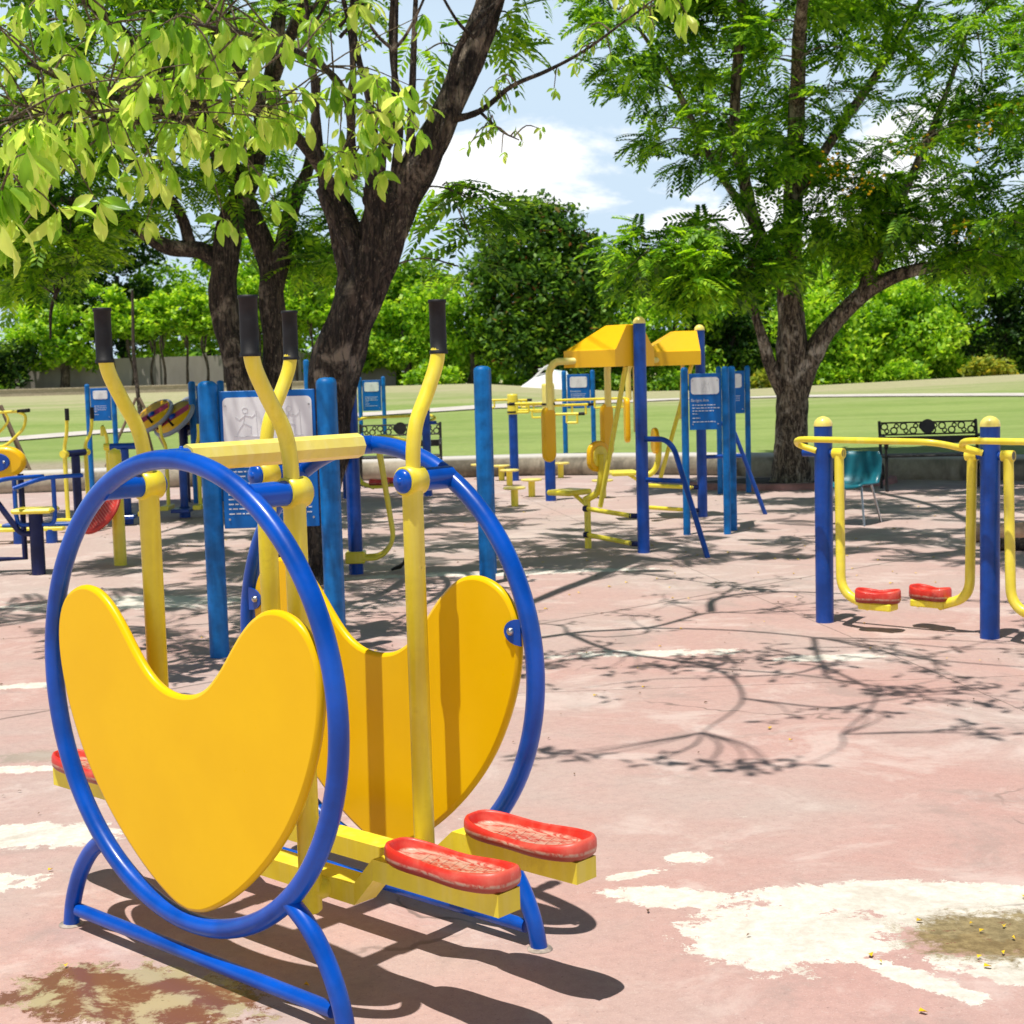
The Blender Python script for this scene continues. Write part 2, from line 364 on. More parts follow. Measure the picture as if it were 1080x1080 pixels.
# cracks
vo = k.new('ShaderNodeTexVoronoi', feature='DISTANCE_TO_EDGE'); vo.inputs['Scale'].default_value = .42
wsc = k.new('ShaderNodeVectorMath', operation='SCALE'); k.put(wsc.inputs[0], k.noise(o, 2.2, 4, .5, 0, 'Color')); wsc.inputs['Scale'].default_value = .5
wob = k.new('ShaderNodeVectorMath', operation='ADD'); k.put(wob.inputs[0], o); k.put(wob.inputs[1], wsc.outputs[0]); k.put(vo.inputs['Vector'], wob.outputs[0])
crack = k.math('MULTIPLY', k.ramp(vo.outputs['Distance'], .0045, .001), k.ramp(k.noise(o, .9, 3), .5, .6))
c = k.mix(k.math('MULTIPLY', crack, .7), c, (.16, .12, .10))
for jx_, jy_, jc, jw in ((-.656, .755, 6.60, .011), (-.03, 1.0, 6.95, .004), (.985, .17, 3.2, .004)):
    jd = k.math('ABSOLUTE', k.math('SUBTRACT', k.math('ADD', k.math('ADD', k.math('MULTIPLY', X, jx_), k.math('MULTIPLY', Y, jy_)), k.math('MULTIPLY', k.math('SUBTRACT', edge2, .5), .03)), jc))
    c = k.mix(k.math('MULTIPLY', k.ramp(jd, jw*1.6, jw*.6), .65), c, (.12, .09, .075))
# mouldy damp patch
mo = blob(1.24, 3.81, .28, .21, .25); mof = k.ramp(mo, -.02, .4)
mcol = k.mix(k.ramp(fine, .35, .7), (.15, .105, .03), (.33, .25, .10))
c = k.mix(k.math('MULTIPLY', mof, .93), c, mcol)
c = k.mix(k.math('MULTIPLY', k.math('MULTIPLY', k.ramp(mo, -.1, .1), k.ramp(k.noise(o, 16, 6, .75), .61, .65)), .8), c, (.20, .07, .04))
# puddle
pu = blob(-.95, 3.56, .36, .19, .45, -.35); puf = k.ramp(pu, -.06, .1)
pcol = k.mix(k.ramp(k.noise(o, 6, 8, .7, .25), .47, .56), (.20, .085, .05), (.44, .37, .22))
pcol = k.mix(k.ramp(k.noise(o, 9, 8, .75, .2), .60, .66), pcol, (.09, .06, .02))
c = k.mix(puf, c, pcol)
dk = blob(-1.9, 6.0, .35, .12, .8); c = k.mix(k.math('MULTIPLY', k.ramp(dk, 0, .5), .5), c, (.25, .24, .17))
k.put(b.inputs['Base Color'], c)
k.put(b.inputs['Roughness'], k.math('SUBTRACT', .85, k.math('MULTIPLY', puf, .66)))
hgt = k.math('ADD', k.math('MULTIPLY', grit, .5), k.math('SUBTRACT', k.math('MULTIPLY', fine, .7), k.math('MULTIPLY', wm, .5)))
bp = k.new('ShaderNodeBump'); k.put(bp.inputs['Height'], hgt); k.put(bp.inputs['Strength'], k.math('SUBTRACT', .35, k.math('MULTIPLY', puf, .3))); bp.inputs['Distance'].default_value = .006
k.put(b.inputs['Normal'], bp.outputs[0]); M['court'] = m
q = MB(); q.add([(-400, -60, 0), (400, -60, 0), (400, 900, 0), (-400, 900, 0)], [(0, 1, 2, 3)], False)
tag(q.build('ground', M['court']), kind='structure')

m, k, b = newmat('park_lawn_grass'); o = k.obj()
sp = k.new('ShaderNodeSeparateXYZ'); k.put(sp.inputs[0], o); X, Y = sp.outputs[0], sp.outputs[1]
n1 = k.noise(k.scaled(o, (.12, .5, 1)), 1., 6, .6, .3); n2 = k.noise(o, 1.6, 6, .7); n3 = k.noise(o, 14, 4, .8)
c = k.mix(k.ramp(n1, .35, .65), (.27, .39, .08), (.38, .49, .13))
c = k.mix(k.math('MULTIPLY', k.ramp(n2, .4, .7), .5), c, (.40, .46, .15))
c = k.mix(k.math('MULTIPLY', k.ramp(n3, .4, .75), .35), c, (.11, .19, .035))
dry = k.ramp(k.math('ADD', Y, k.math('MULTIPLY', k.math('SUBTRACT', n1, .5), 26)), 40, 56)
c = k.mix(k.math('MULTIPLY', dry, .8), c, k.mix(k.ramp(n2, .35, .7), (.58, .49, .33), (.50, .48, .26)))
fr = k.math('MULTIPLY', k.ramp(Y, 25.5, 23.0), k.ramp(X, -2.2, -5))
c = k.mix(k.math('MULTIPLY', fr, .9), c, k.mix(k.ramp(n3, .4, .7), (.50, .42, .32), (.36, .27, .18)))
k.put(b.inputs['Base Color'], c); b.inputs['Roughness'].default_value = .9
n4 = k.noise(k.scaled(o, (5, 14, 1)), 1., 5, .8)
c = k.mix(k.math('MULTIPLY', k.ramp(n4, .5, .66), .45), c, (.10, .20, .03)); k.put(b.inputs['Base Color'], c)
k.put(b.inputs['Normal'], k.bump(k.math('ADD', n3, n2), .8, .08)); M['lawn'] = m
xs = np.concatenate([np.linspace(-160, -32, 20), np.linspace(-30, 32, 60), np.linspace(35, 160, 20)])
ts = np.concatenate([np.linspace(0, 1, 44)**1.0*52, np.linspace(55, 140, 20), [200, 300, 450]])
V = []; nx_, ny_ = len(xs), len(ts)
for t in ts:
    for x in xs:
        y = curb_y(x)+.12+t; V.append((x, y, lawn_z(x, y)))
Fq = [(j*nx_+i, j*nx_+i+1, (j+1)*nx_+i+1, (j+1)*nx_+i) for j in range(ny_-1) for i in range(nx_-1)]
tag(quadmesh('lawn', V, Fq, M['lawn'], smooth=True), kind='structure')
# path on the lawn
M['path'] = paint('pale_path_concrete', (.62, .58, .52), .9, .08, 2, .3, (.3, .25, .2))
PATH = [(-15, 30.5), (-12.2, 33.0), (-10.1, 36.2), (-8.0, 37.9), (-5.9, 39.4), (-4.1, 40.9), (-2.0, 42.2), (.2, 44.0), (3.2, 48.0), (5.4, 49.6), (8.3, 49.4), (10.7, 47), (12.9, 44.6), (14.6, 42.8), (16.4, 40.6), (22, 36)]
pp = catmull([(a, b_, 0) for a, b_ in PATH], 10); L = []
for i, p in enumerate(pp):
    t = (pp[min(i+1, len(pp)-1)]-pp[max(i-1, 0)]).normalized(); nn = Vector((-t.y, t.x, 0))
    L.append([Vector(((p+nn*s).x, (p+nn*s).y, lawn_z((p+nn*s).x, (p+nn*s).y)+.03)) for s in (.75, .25, -.25, -.75)])
q = MB(); q.loops(L, True, False, False, closed=False); tag(q.build('path', M['path']), kind='structure')

# kerb: rounded concrete
m, k, b = newmat('stained_kerb_concrete'); o = k.obj()
sp = k.new('ShaderNodeSeparateXYZ'); k.put(sp.inputs[0], o)
n1 = k.noise(k.scaled(o, (1.4, 1.4, .6)), 1., 6, .65, .4); n2 = k.noise(o, 12, 5, .7)
c = k.mix(k.ramp(n1, .38, .62), (.11, .095, .07), (.44, .38, .29)); c = k.mix(k.math('MULTIPLY', k.ramp(n2, .4, .7), .4), c, (.2, .18, .13))
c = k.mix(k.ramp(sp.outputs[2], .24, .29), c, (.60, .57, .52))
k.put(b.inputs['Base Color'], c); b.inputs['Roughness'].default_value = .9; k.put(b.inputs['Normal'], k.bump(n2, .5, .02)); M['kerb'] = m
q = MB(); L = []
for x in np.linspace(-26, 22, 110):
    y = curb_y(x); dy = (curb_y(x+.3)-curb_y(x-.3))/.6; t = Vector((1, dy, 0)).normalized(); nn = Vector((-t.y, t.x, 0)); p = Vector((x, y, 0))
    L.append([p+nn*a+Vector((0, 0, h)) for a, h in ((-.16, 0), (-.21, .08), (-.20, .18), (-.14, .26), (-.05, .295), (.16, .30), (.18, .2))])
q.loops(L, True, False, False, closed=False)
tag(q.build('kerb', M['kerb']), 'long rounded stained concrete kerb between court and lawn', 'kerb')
M['redkerb'] = paint('faded_red_kerb', (.42, .20, .18), .8, .2, 5, .4)
q = MB(); L = []
for i in range(41):
    a = PI*1.02+PI*.96*i/40; cx, cy = 3.5, 18.9
    L.append([Vector((cx+math.cos(a)*(1.25+s_), cy+math.sin(a)*(.95+s_), h)) for s_, h in ((.09, 0), (.08, .07), (.0, .08), (-.03, .0))])
q.loops(L, True, False, False, closed=False)
tag(q.build('tree_pit_kerb', M['redkerb']), 'low faded red kerb curving round the foot of the right tree', 'kerb')
M['soil'] = paint('dark_soil', (.06, .04, .025), .95, .3, 6, .3)
q = MB(); q.lathe([(1.2, .0), (1.15, .02), (.6, .05), (.01, .06)], (0, 0, 0), 24); so_ = q.build('soil', M['soil'], loc=(3.5, 18.95, .004)); so_.scale = (1, .75, 1); tag(so_, kind='structure')

# petals / litter
V = []; Fq = []
for i in range(170):
    x = random.uniform(-3, 5); y = random.uniform(3.3, 17); s = random.uniform(.004, .009)*(1+.06*y); a = random.uniform(0, PI)
    if i < 55: x = 1.9+random.gauss(0, .9); y = 10.5+random.gauss(0, 1.5)
    if 55 <= i < 67: x = 1.2+random.gauss(0, .15); y = 3.8+random.gauss(0, .15); s *= .8
    n_ = len(V)
    for j, (u, v_) in enumerate(((-1, -.6), (1, -.5), (.9, .6), (-.8, .5))):
        V.append((x+s*(u*math.cos(a)-v_*math.sin(a)), y+s*(u*math.sin(a)+v_*math.cos(a)), .006+(.006 if j % 2 else 0)))
    Fq.append((n_, n_+1, n_+2, n_+3))
tag(quadmesh('fallen_petals', V, Fq, M['petal']), 'scattered yellow fallen petals and leaf bits on the court', 'petals', kind='stuff')

M['deadleaf'] = paint('dry_leaf_bits', (.16, .085, .04), .8, .2, 5, 0)
V = []; Fq = []
for i in range(260):
    x = random.uniform(-4, 5); y = random.uniform(3.2, 19); s_ = random.uniform(.003, .006)*(1+.12*y); a = random.uniform(0, PI); n_ = len(V)
    for j, (u, v_) in enumerate(((-1, -.3), (.2, -.5), (1.3, .1), (-.1, .5))):
        V.append((x+s_*(u*math.cos(a)-v_*math.sin(a)), y+s_*(u*math.sin(a)+v_*math.cos(a)), .005+(.005 if j % 2 else 0)))
    Fq.append((n_, n_+1, n_+2, n_+3))
tag(quadmesh('dry_leaf_litter', V, Fq, M['deadleaf']), 'tiny brown dry leaf bits scattered over the court', 'litter', kind='stuff')

# ------------------------------------------------------------------ THE TRAINER
TH = -0.735473573
tr = empty('elliptical_trainer', (-.6108, 3.9407, 0), TH, 'large blue hooped two-person walking trainer with yellow heart panels and red pedals', 'exercise machine')
HZ, HR, HY = .7238, .5865, .3344
half = [(0, .168), (.05, .176), (.10, .196), (.155, .226), (.215, .266), (.28, .318), (.345, .38), (.405, .45), (.455, .525), (.497, .61), (.525, .69), (.540, .765), (.541, .83), (.527, .885), (.498, .928), (.455, .957), (.405, .970), (.352, .965), (.305, .943), (.262, .908), (.222, .865), (.185, .822), (.148, .784), (.108, .753), (.06, .732)]
heart = [(x, z) for x, z in half]+[(0, .7245)]+[(-x, z) for x, z in half[:0:-1]]
heart = [(v.x, v.y) for v in catmull([(x, z, 0) for x, z in heart+[heart[0]]], 3)[:-1]]
for sgn in (-1, 1):
    y = sgn*HY
    q = MB(); q.ring((0, y, HZ), HR, .0245, n=120, seg=18); hp = q.build('hoop', M['blue'], tr)
    q = MB(); q.plate(heart, (0, y, 0), (1, 0, 0), (0, 0, 1), .026, .011); q.build('heart_panel', M['orange'], tr)
    for sx in (-1, 1):
        q = MB()
        pts = catmull([(sx*.385, y, HZ-math.sqrt(HR**2-.385**2)), (sx*.455, y, .232), (sx*.515, y, .160), (sx*.556, y, .075), (sx*.575, y, -.002)], 6)
        q.tube(pts, .0225, 16); lg_ = q.build('leg', M['blue'], tr)
        q = MB(); q.lathe([(.034, .001), (.031, .005), (.024, .007)], (sx*.576, y, 0), 16); q.build('foot_collar', M['rustring'], lg_)
        # bracket plate + bolt
        q = MB(); yy = y-sgn*.0145
        poly = [(sx*(.548-.05*math.cos(a)), .835+.034*math.sin(a)) for a in np.linspace(-PI/2, PI/2, 12)]
        poly = [(sx*.555, .80)]+poly+[(sx*.555, .87)]
        q.plate(poly if sx > 0 else poly[::-1], (0, yy-sgn*.002, 0), (1, 0, 0), (0, 0, 1), .005); br = q.build('bracket', M['blue'], tr)
        q = MB(); q.lathe([(.011, 0), (.010, .006), (.005, .011), (.001, .012)], (sx*.522, yy-sgn*.004, .836), 10, (0, -sgn, 0)); q.build('bolt', M['steel'], br)
        # axle stub, end cap, arm
        zz = HZ+math.sqrt(HR**2-.3**2)
        q = MB(); q.cyl((sx*.3, y, zz), (sx*.3, sgn*.222, zz), .0305, seg=20); q.build('axle', M['blue'], tr)
        arm = MB(); zt = zz
        arm.tube([(sx*.3, sgn*.2255, zt), (sx*.3, sgn*.225, zt), (sx*.3, sgn*.166, zt), (sx*.3, sgn*.1655, zt)], [.034, .0375, .0375, .034], 20)
        arm.tube([(sx*.3, sgn*.197, zt-.02), (sx*.3, sgn*.197, .20), (sx*.3, sgn*.197, .193)], [.0275, .0275, .020], 18)
        arm.tube(catmull([(sx*.3, sgn*.202, zt+.02), (sx*.3, sgn*.206, zt+.09), (sx*.3, sgn*.222, zt+.155), (sx*.3, sgn*.262, zt+.225), (sx*.3, sgn*.298, zt+.295), (sx*.3, sgn*.308, zt+.34), (sx*.3, sgn*.309, zt+.37)], 5), .0195, 16)
        arm.cyl((sx*.3, sgn*.205, .245), (sx*.3, sgn*.150, .245), .028, seg=14)
        a_ = arm.build('swing_arm', M['yellow'], tr)
        q = MB(); q.lathe([(.0315, 0), (.0315, .006), (.024, .014), (.008, .018), (.001, .018)], (sx*.3, sgn*.166, zt), 20, (0, -sgn, 0)); q.lathe([(.012, .016), (.010, .020), (.001, .021)], (sx*.3, sgn*.166, zt), 10, (0, -sgn, 0))
        q.build('end_cap', M['blue'], a_)
        q = MB(); q.lathe([(.0245, 1.553), (.0245, 1.561), (.0215, 1.563), (.0220, 1.60), (.0215, 1.64), (.0220, 1.684), (.0245, 1.686), (.0235, 1.694), (.001, 1.695)], (sx*.3, sgn*.310, 0), 18); q.build('grip', M['black'], a_)
    q = MB(); q.tube([(-.53, y, .052), (.53, y, .052)], .0185, 14); q.build('base_bar', M['blue'], tr)
    # pedal beam (one long box running under both arms, stepped up to the pedals)
    q = MB(); yb = sgn*.118; prof = [(-.905, .333), (-.50, .333), (-.41, .248), (.41, .248), (.50, .333), (.905, .333)]; L = []
    ofs = [.135, .135, .118, .118, .135, .135]
    for (x, z), yo in zip(prof, ofs):
        L.append([Vector((x, sgn*yo-.036, z-.026)), Vector((x, sgn*yo+.036, z-.026)), Vector((x, sgn*yo+.036, z+.026)), Vector((x, sgn*yo-.036, z+.026))])
    q.loops(L, False)
    bmm = q.build('pedal_beam', M['yellow'], tr)
    for sx in (-1, 1):
        L = []; nseg = 48
        def outl(t, s, hw=0.):
            x = .188*math.copysign(abs(math.cos(t))**.82, math.cos(t)); yv = .074*math.copysign(abs(math.sin(t))**.62, math.sin(t))
            yv *= (1-.10*math.exp(-((x+.02)/.07)**2)); yv *= (1+.07*math.copysign(1, x)*min(1, abs(x)/.1))
            return x*(1-(1-s)*.4), yv*s
        for s_, zf in ((.90, 0), (1.0, .008), (1.03, .020), (1.02, -1), (.97, -2), (.90, -3), (.84, -4), (.80, .021), (.72, .0165), (.3, .0165), (.02, .0165)):
            lp = []
            for j in range(nseg):
                t = 2*PI*j/nseg; rim = .034+.014*abs(math.cos(t))**1.4+.004*math.sin(t)*sgn
                z = {-1: rim-.010, -2: rim-.002, -3: rim, -4: rim-.006}.get(zf, zf); x, yv = outl(t, s_); lp.append(Vector((x, yv, z)))
            L.append(lp)
        q = MB(); q.loops(L)
        for i in range(7): q.box((-.09+.03*i, 0, .0165), (.008, .075, .002), .3)
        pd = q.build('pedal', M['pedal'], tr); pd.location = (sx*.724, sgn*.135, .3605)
q = MB(); q.tube([(0, -.285, HZ+HR), (0, .285, HZ+HR)], .0345, 8, smooth=False); q.build('crossbar', M['cream'], tr)
for sgn in (-1, 1):
    q = MB(); q.cyl((0, sgn*.283, HZ+HR), (0, sgn*.333, HZ+HR), .026); q.lathe([(.006, 0), (.005, .006), (.001, .007)], (0, sgn*.30, HZ+HR+.024), 8); q.build('crossbar_socket', M['blue'], tr)

# ------------------------------------------------------------------ info signs
def info_sign(loc, rz, width, hb, label, title=None, panel=(.78, .30), post_r=.045, seed=1, lines=True, top=1.5, textw=.62, text2=None, detail=True, group='blue exercise information signs'):
    rr = random.Random(seed)
    t = empty('information_sign', loc, rz, label, 'sign', group)
    for s in (-1, 1):
        q = MB(); x = s*width/2; q.lathe([(post_r, -.01), (post_r, top-.035), (post_r*.93, top-.018), (post_r*.6, top-.004), (.001, top)], (x, 0, 0), 16); q.build('post', M['signblue'], t)
    w_ = width-2*post_r-.015; z1 = top-.06; z0 = z1-hb
    q = MB(); q.box((0, 0, (z0+z1)/2), (w_, .022, hb), bev=.003); bd = q.build('board', M['signboard'], t)
    pw, ph = w_*panel[0], hb*panel[1]; zc = z1-.035-ph/2; r = min(.028, ph*.18)
    poly = []
    for cx, cz, a0 in ((pw/2-r, ph/2-r, 0), (-pw/2+r, ph/2-r, PI/2), (-pw/2+r, -ph/2+r, PI), (pw/2-r, -ph/2+r, 1.5*PI)):
        for a in np.linspace(a0, a0+PI/2, 5): poly.append((cx+r*math.cos(a), cz+r*math.sin(a)))
    q = MB(); q.plate(poly, (0, -.0135, zc), (1, 0, 0), (0, 0, 1), .004); pn = q.build('picture_panel', M['white'], bd)
    if detail:
        q = MB()
        for sx in (-1, 1):
            q = MB(); q.cyl((sx*(pw/2-.015), -.0155, zc+ph*.32), (sx*(pw/2-.015), -.019, zc+ph*.32), .006, seg=8); q.build('bolt', M['steel'], bd)
            q = MB(); q.cyl((sx*(w_/2-.03), -.011, z0+.05), (sx*(w_/2-.03), -.016, z0+.05), .006, seg=8); q.build('bolt', M['steel'], bd)
        # faint line drawing of two exercising figures on a machine
        q = MB(); r_ = .0015
        for cx in ((-pw*.25, pw*.24) if pw > .35 else (0,)):
            s = ph/.24
            q.ring((cx, -.0165, zc+.055*s), .014*s, r_, n=14, seg=5)
            for P in (((0, .04), (-.01, -.01)), ((-.01, -.01), (.03, -.03), (.025, -.07)), ((-.01, -.01), (-.03, -.04), (-.045, -.07)), ((0, .03), (.035, .02), (.05, .035)), ((.06, -.08), (.055, .05)), ((-.06, -.08), (.07, -.08)), ((0, .03), (-.03, .005), (-.05, .02))):
                q.tube([(cx+a*s, -.0165, zc+b_*s) for a, b_ in P], r_, 5)
        q.build('line_drawing', M['grey'], pn)
    zt = zc-ph/2-.03
    if title:
        text_mesh(title, .052 if w_ > .4 else .036, M['ink'], bd, (-pw/2, -.0125, zt-.035), (PI/2, 0, 0), width=pw*textw)
    if lines:
        q = MB(); z = zt-.065
        def line(z, x0, x1):
            x = x0
            while x < x1:
                l_ = rr.uniform(.012, .035); l_ = min(l_, x1-x)
                q.box((x+l_/2, -.0118, z+rr.uniform(-.0006, .0006)), (l_, .002, .007)); x += l_+.007
        n = 0
        while z > z0+.06:
            n += 1
            if n == 5: line(z-.012, -pw/2+.01, -pw/2+.01+pw*.28); z -= .045; continue
            line(z, -pw/2+.01, -pw/2+.01+pw*(rr.uniform(.75, .98) if n not in (4, 9) else .2)); z -= .026
        if q.v: q.build('lettering', M['ink'], bd)
    return t
info_sign((-1.298, 8.11, 0), math.radians(2), .632, .74, 'large blue information sign with white figure panel right behind the hooped trainer', 'Wonchinchen', (.93, .34), .053, 3, textw=.5)
info_sign((-1.015, 8.62, 0), math.radians(96.7), .46, .74, 'blue information sign seen edge-on just right of the large one', None, post_r=.034, seed=5, lines=False)
info_sign((-.185, 10.93, 0), math.radians(89.7), .55, .74, 'blue information sign seen edge-on standing alone in the middle of the court', None, (.9, .34), .058, 6, lines=False, top=1.55)
info_sign((1.745, 13.42, 0), math.radians(-6), .36, .50, 'dark blue information sign with grey panel in front of the second hooded machine', 'Benlgers Arm', (.88, .30), .032, 7)
info_sign((2.06, 13.95, 0), math.radians(81.6), .5, .9, 'dark blue information sign seen edge-on behind the grey-panelled one', None, post_r=.034, seed=8, lines=False)
info_sign((2.64, 17.75, 0), math.radians(14), .36, .50, 'bright blue information sign on slim posts farthest right before the lawn', 'Caution', (.72, .33), .032, 9, textw=.55)
info_sign((1.03, 22.25, 0.28), 0, .42, .5, 'small blue information sign at the lawn edge behind the yellow pads', 'Steps', (.75, .32), .035, 10, top=1.22)
info_sign((-2.32, 25.6, .27), 0, .40, .52, 'small blue information sign on the lawn behind the ornate middle bench', None, (.78, .3), .035, 11, top=1.22)
info_sign((-2.95, 24.0, .27), .3, .5, .5, 'blue information sign half hidden by the leaning gnarled trunk', None, (.78, .3), .045, 12, top=1.52)
info_sign((-5.62, 20.8, 0), 0, .36, .45, 'small blue information sign in front of the propped sapling at left', None, (.72, .26), .035, 13)
info_sign((-3.72, 18.6, 0), math.radians(28), .36, .75, 'narrow blue information sign beside the striped shoulder wheels', None, (.72, .26), .045, 14)

# ------------------------------------------------------------------ air walkers (swing gliders)
def post(mb_body, mb_cap, p, h, r=.052):
    mb_body.cyl(p, (p[0], p[1], h), r, seg=20)
    mb_cap.lathe([(r+.002, h), (r+.002, h+.012), (r*.93, h+.03), (r*.6, h+.048), (r*.2, h+.056), (.001, h+.057)], (p[0], p[1], 0), 20)
def air_walker(loc, rz, span, h, n, label, group='blue and yellow air walkers', mid=True):
    t = empty('air_walker', loc, rz, label, 'exercise machine', group)
    for i in range(n):
        a = MB(); c_ = MB(); post(a, c_, (i*span, 0, 0), h); pb = a.build('post', M['navy'], t); c_.build('post_cap', M['cream'], pb)
        a = MB(); a.cyl((i*span-.13, 0, h-.155), (i*span+.13, 0, h-.155), .022, seg=14); a.build('axle', M['navy'], t)
    for i in range(n-1):
        x0 = i*span; x1 = x0+span; z = h-.075
        a = MB(); a.tube(fillet([(x0-.02, -.045, z-.065), (x0-.13, -.07, z-.03), (x0-.06, -.20, z+.01), (x1-.22, -.20, z), (x1-.04, -.05, z-.06)], .09, 7), .0175, 12); a.build('handrail', M['yellow'], t)
        for s, xs_ in ((1, x0+.10), (-1, x1-.10)):
            sw = .10*s
            a = MB(); a.tube([(xs_-.035, 0, z-.08), (xs_+.03, 0, z-.08)], .030, 14)
            P = [(xs_, 0, z-.09), (xs_+s*.02, -.03*s, .60), (xs_+s*.05, -.08*s, .20), (xs_+s*.24, -.11*s, .135)]
            a.tube(fillet(P, .16, 8), .0275, 14); ar = a.build('swing_arm', M['yellow'], t)
            # foot plate
            L = []; cx, cy, cz = xs_+s*.30, -.12*s, .155
            a = MB(); a.box((cx, cy, cz-.012), (.20, .10, .04), bev=.006); a.build('pedal_bracket', M['yellow'], ar)
            for s_, zz in ((.92, 0), (1.02, .012), (1.0, .040), (.92, .048), (.83, .040), (.8, .015), (.4, .013), (.02, .013)):
                lp = []
                for j in range(32):
                    tt = 2*PI*j/32; x = .135*math.copysign(abs(math.cos(tt))**.85, math.cos(tt)); y = .058*math.copysign(abs(math.sin(tt))**.65, math.sin(tt))*(1-.2*math.exp(-(x/.05)**2))
                    lp.append(Vector((x*(1-(1-s_)*.5), y*s_, zz+(.012*abs(math.cos(tt)) if .01 < zz and zz > .03 else 0))))
                L.append(lp)
            a = MB(); a.loops(L); pdl = a.build('pedal', M['pedal'], ar); pdl.location = (cx, cy, cz+.01); pdl.scale = (.92, 1.30, 1.25); pdl.rotation_euler = (0, 0, .25*s)
    return t
air_walker((1.803, 8.662, 0), math.atan2(-.654, .752), .997, 1.14, 3, 'nearest blue-posted air walker with long yellow handrails at the right edge')
air_walker((-1.03, 18.6, 0), math.radians(183), 1.0, 1.06, 3, 'farther air walker with yellow handrail beside the ornate middle bench')
# glider post with hanging yellow leg loops
t = empty('leg_swing', (-1.2, 11.4, 0), 0, 'tall blue post with two hanging yellow leg bars right of the big sign', 'exercise machine')
a = MB(); c_ = MB(); post(a, c_, (0, 0, 0), 1.40, .055); pb = a.build('post', M['navy'], t); c_.build('post_cap', M['cream'], pb)
for s, y in ((1, -.06), (.8, .10)):
    a = MB(); a.tube(fillet([(.03, y, 1.02), (.17, y-.02, 1.02), (.20, y, .98), (.30-.05*(1-s), y, .25), (.20, y, .12+.04*(1-s)), (.03, y, .12)], .08, 7), .017, 12); a.build('leg_bar', M['yellow'], t)
a = MB(); a.box((0, 0, .13), (.15, .15, .09), bev=.01); a.box((0, 0, 1.03), (.17, .17, .07), bev=.01); a.build('clamp', M['yellow'], t)
a = MB(); a.tube(fillet([(.05, .03, 1.03), (.25, .03, 1.04), (.40, .2, .99)], .05), .02, 10); a.build('handrail', M['yellow'], t)
a = MB(); a.tube([(.27, .25, .02), (.37, .1, .08), (.40, .12, .16)], .012, 8); a.tube([(.27, .25, .02), (.33, .28, .03), (.41, .14, .14)], .012, 8)
tag(a.build('metal_hook', M['iron'], None, (-1.2, 11.2, 0)), 'small bent black metal bracket lying on the court', 'bracket')

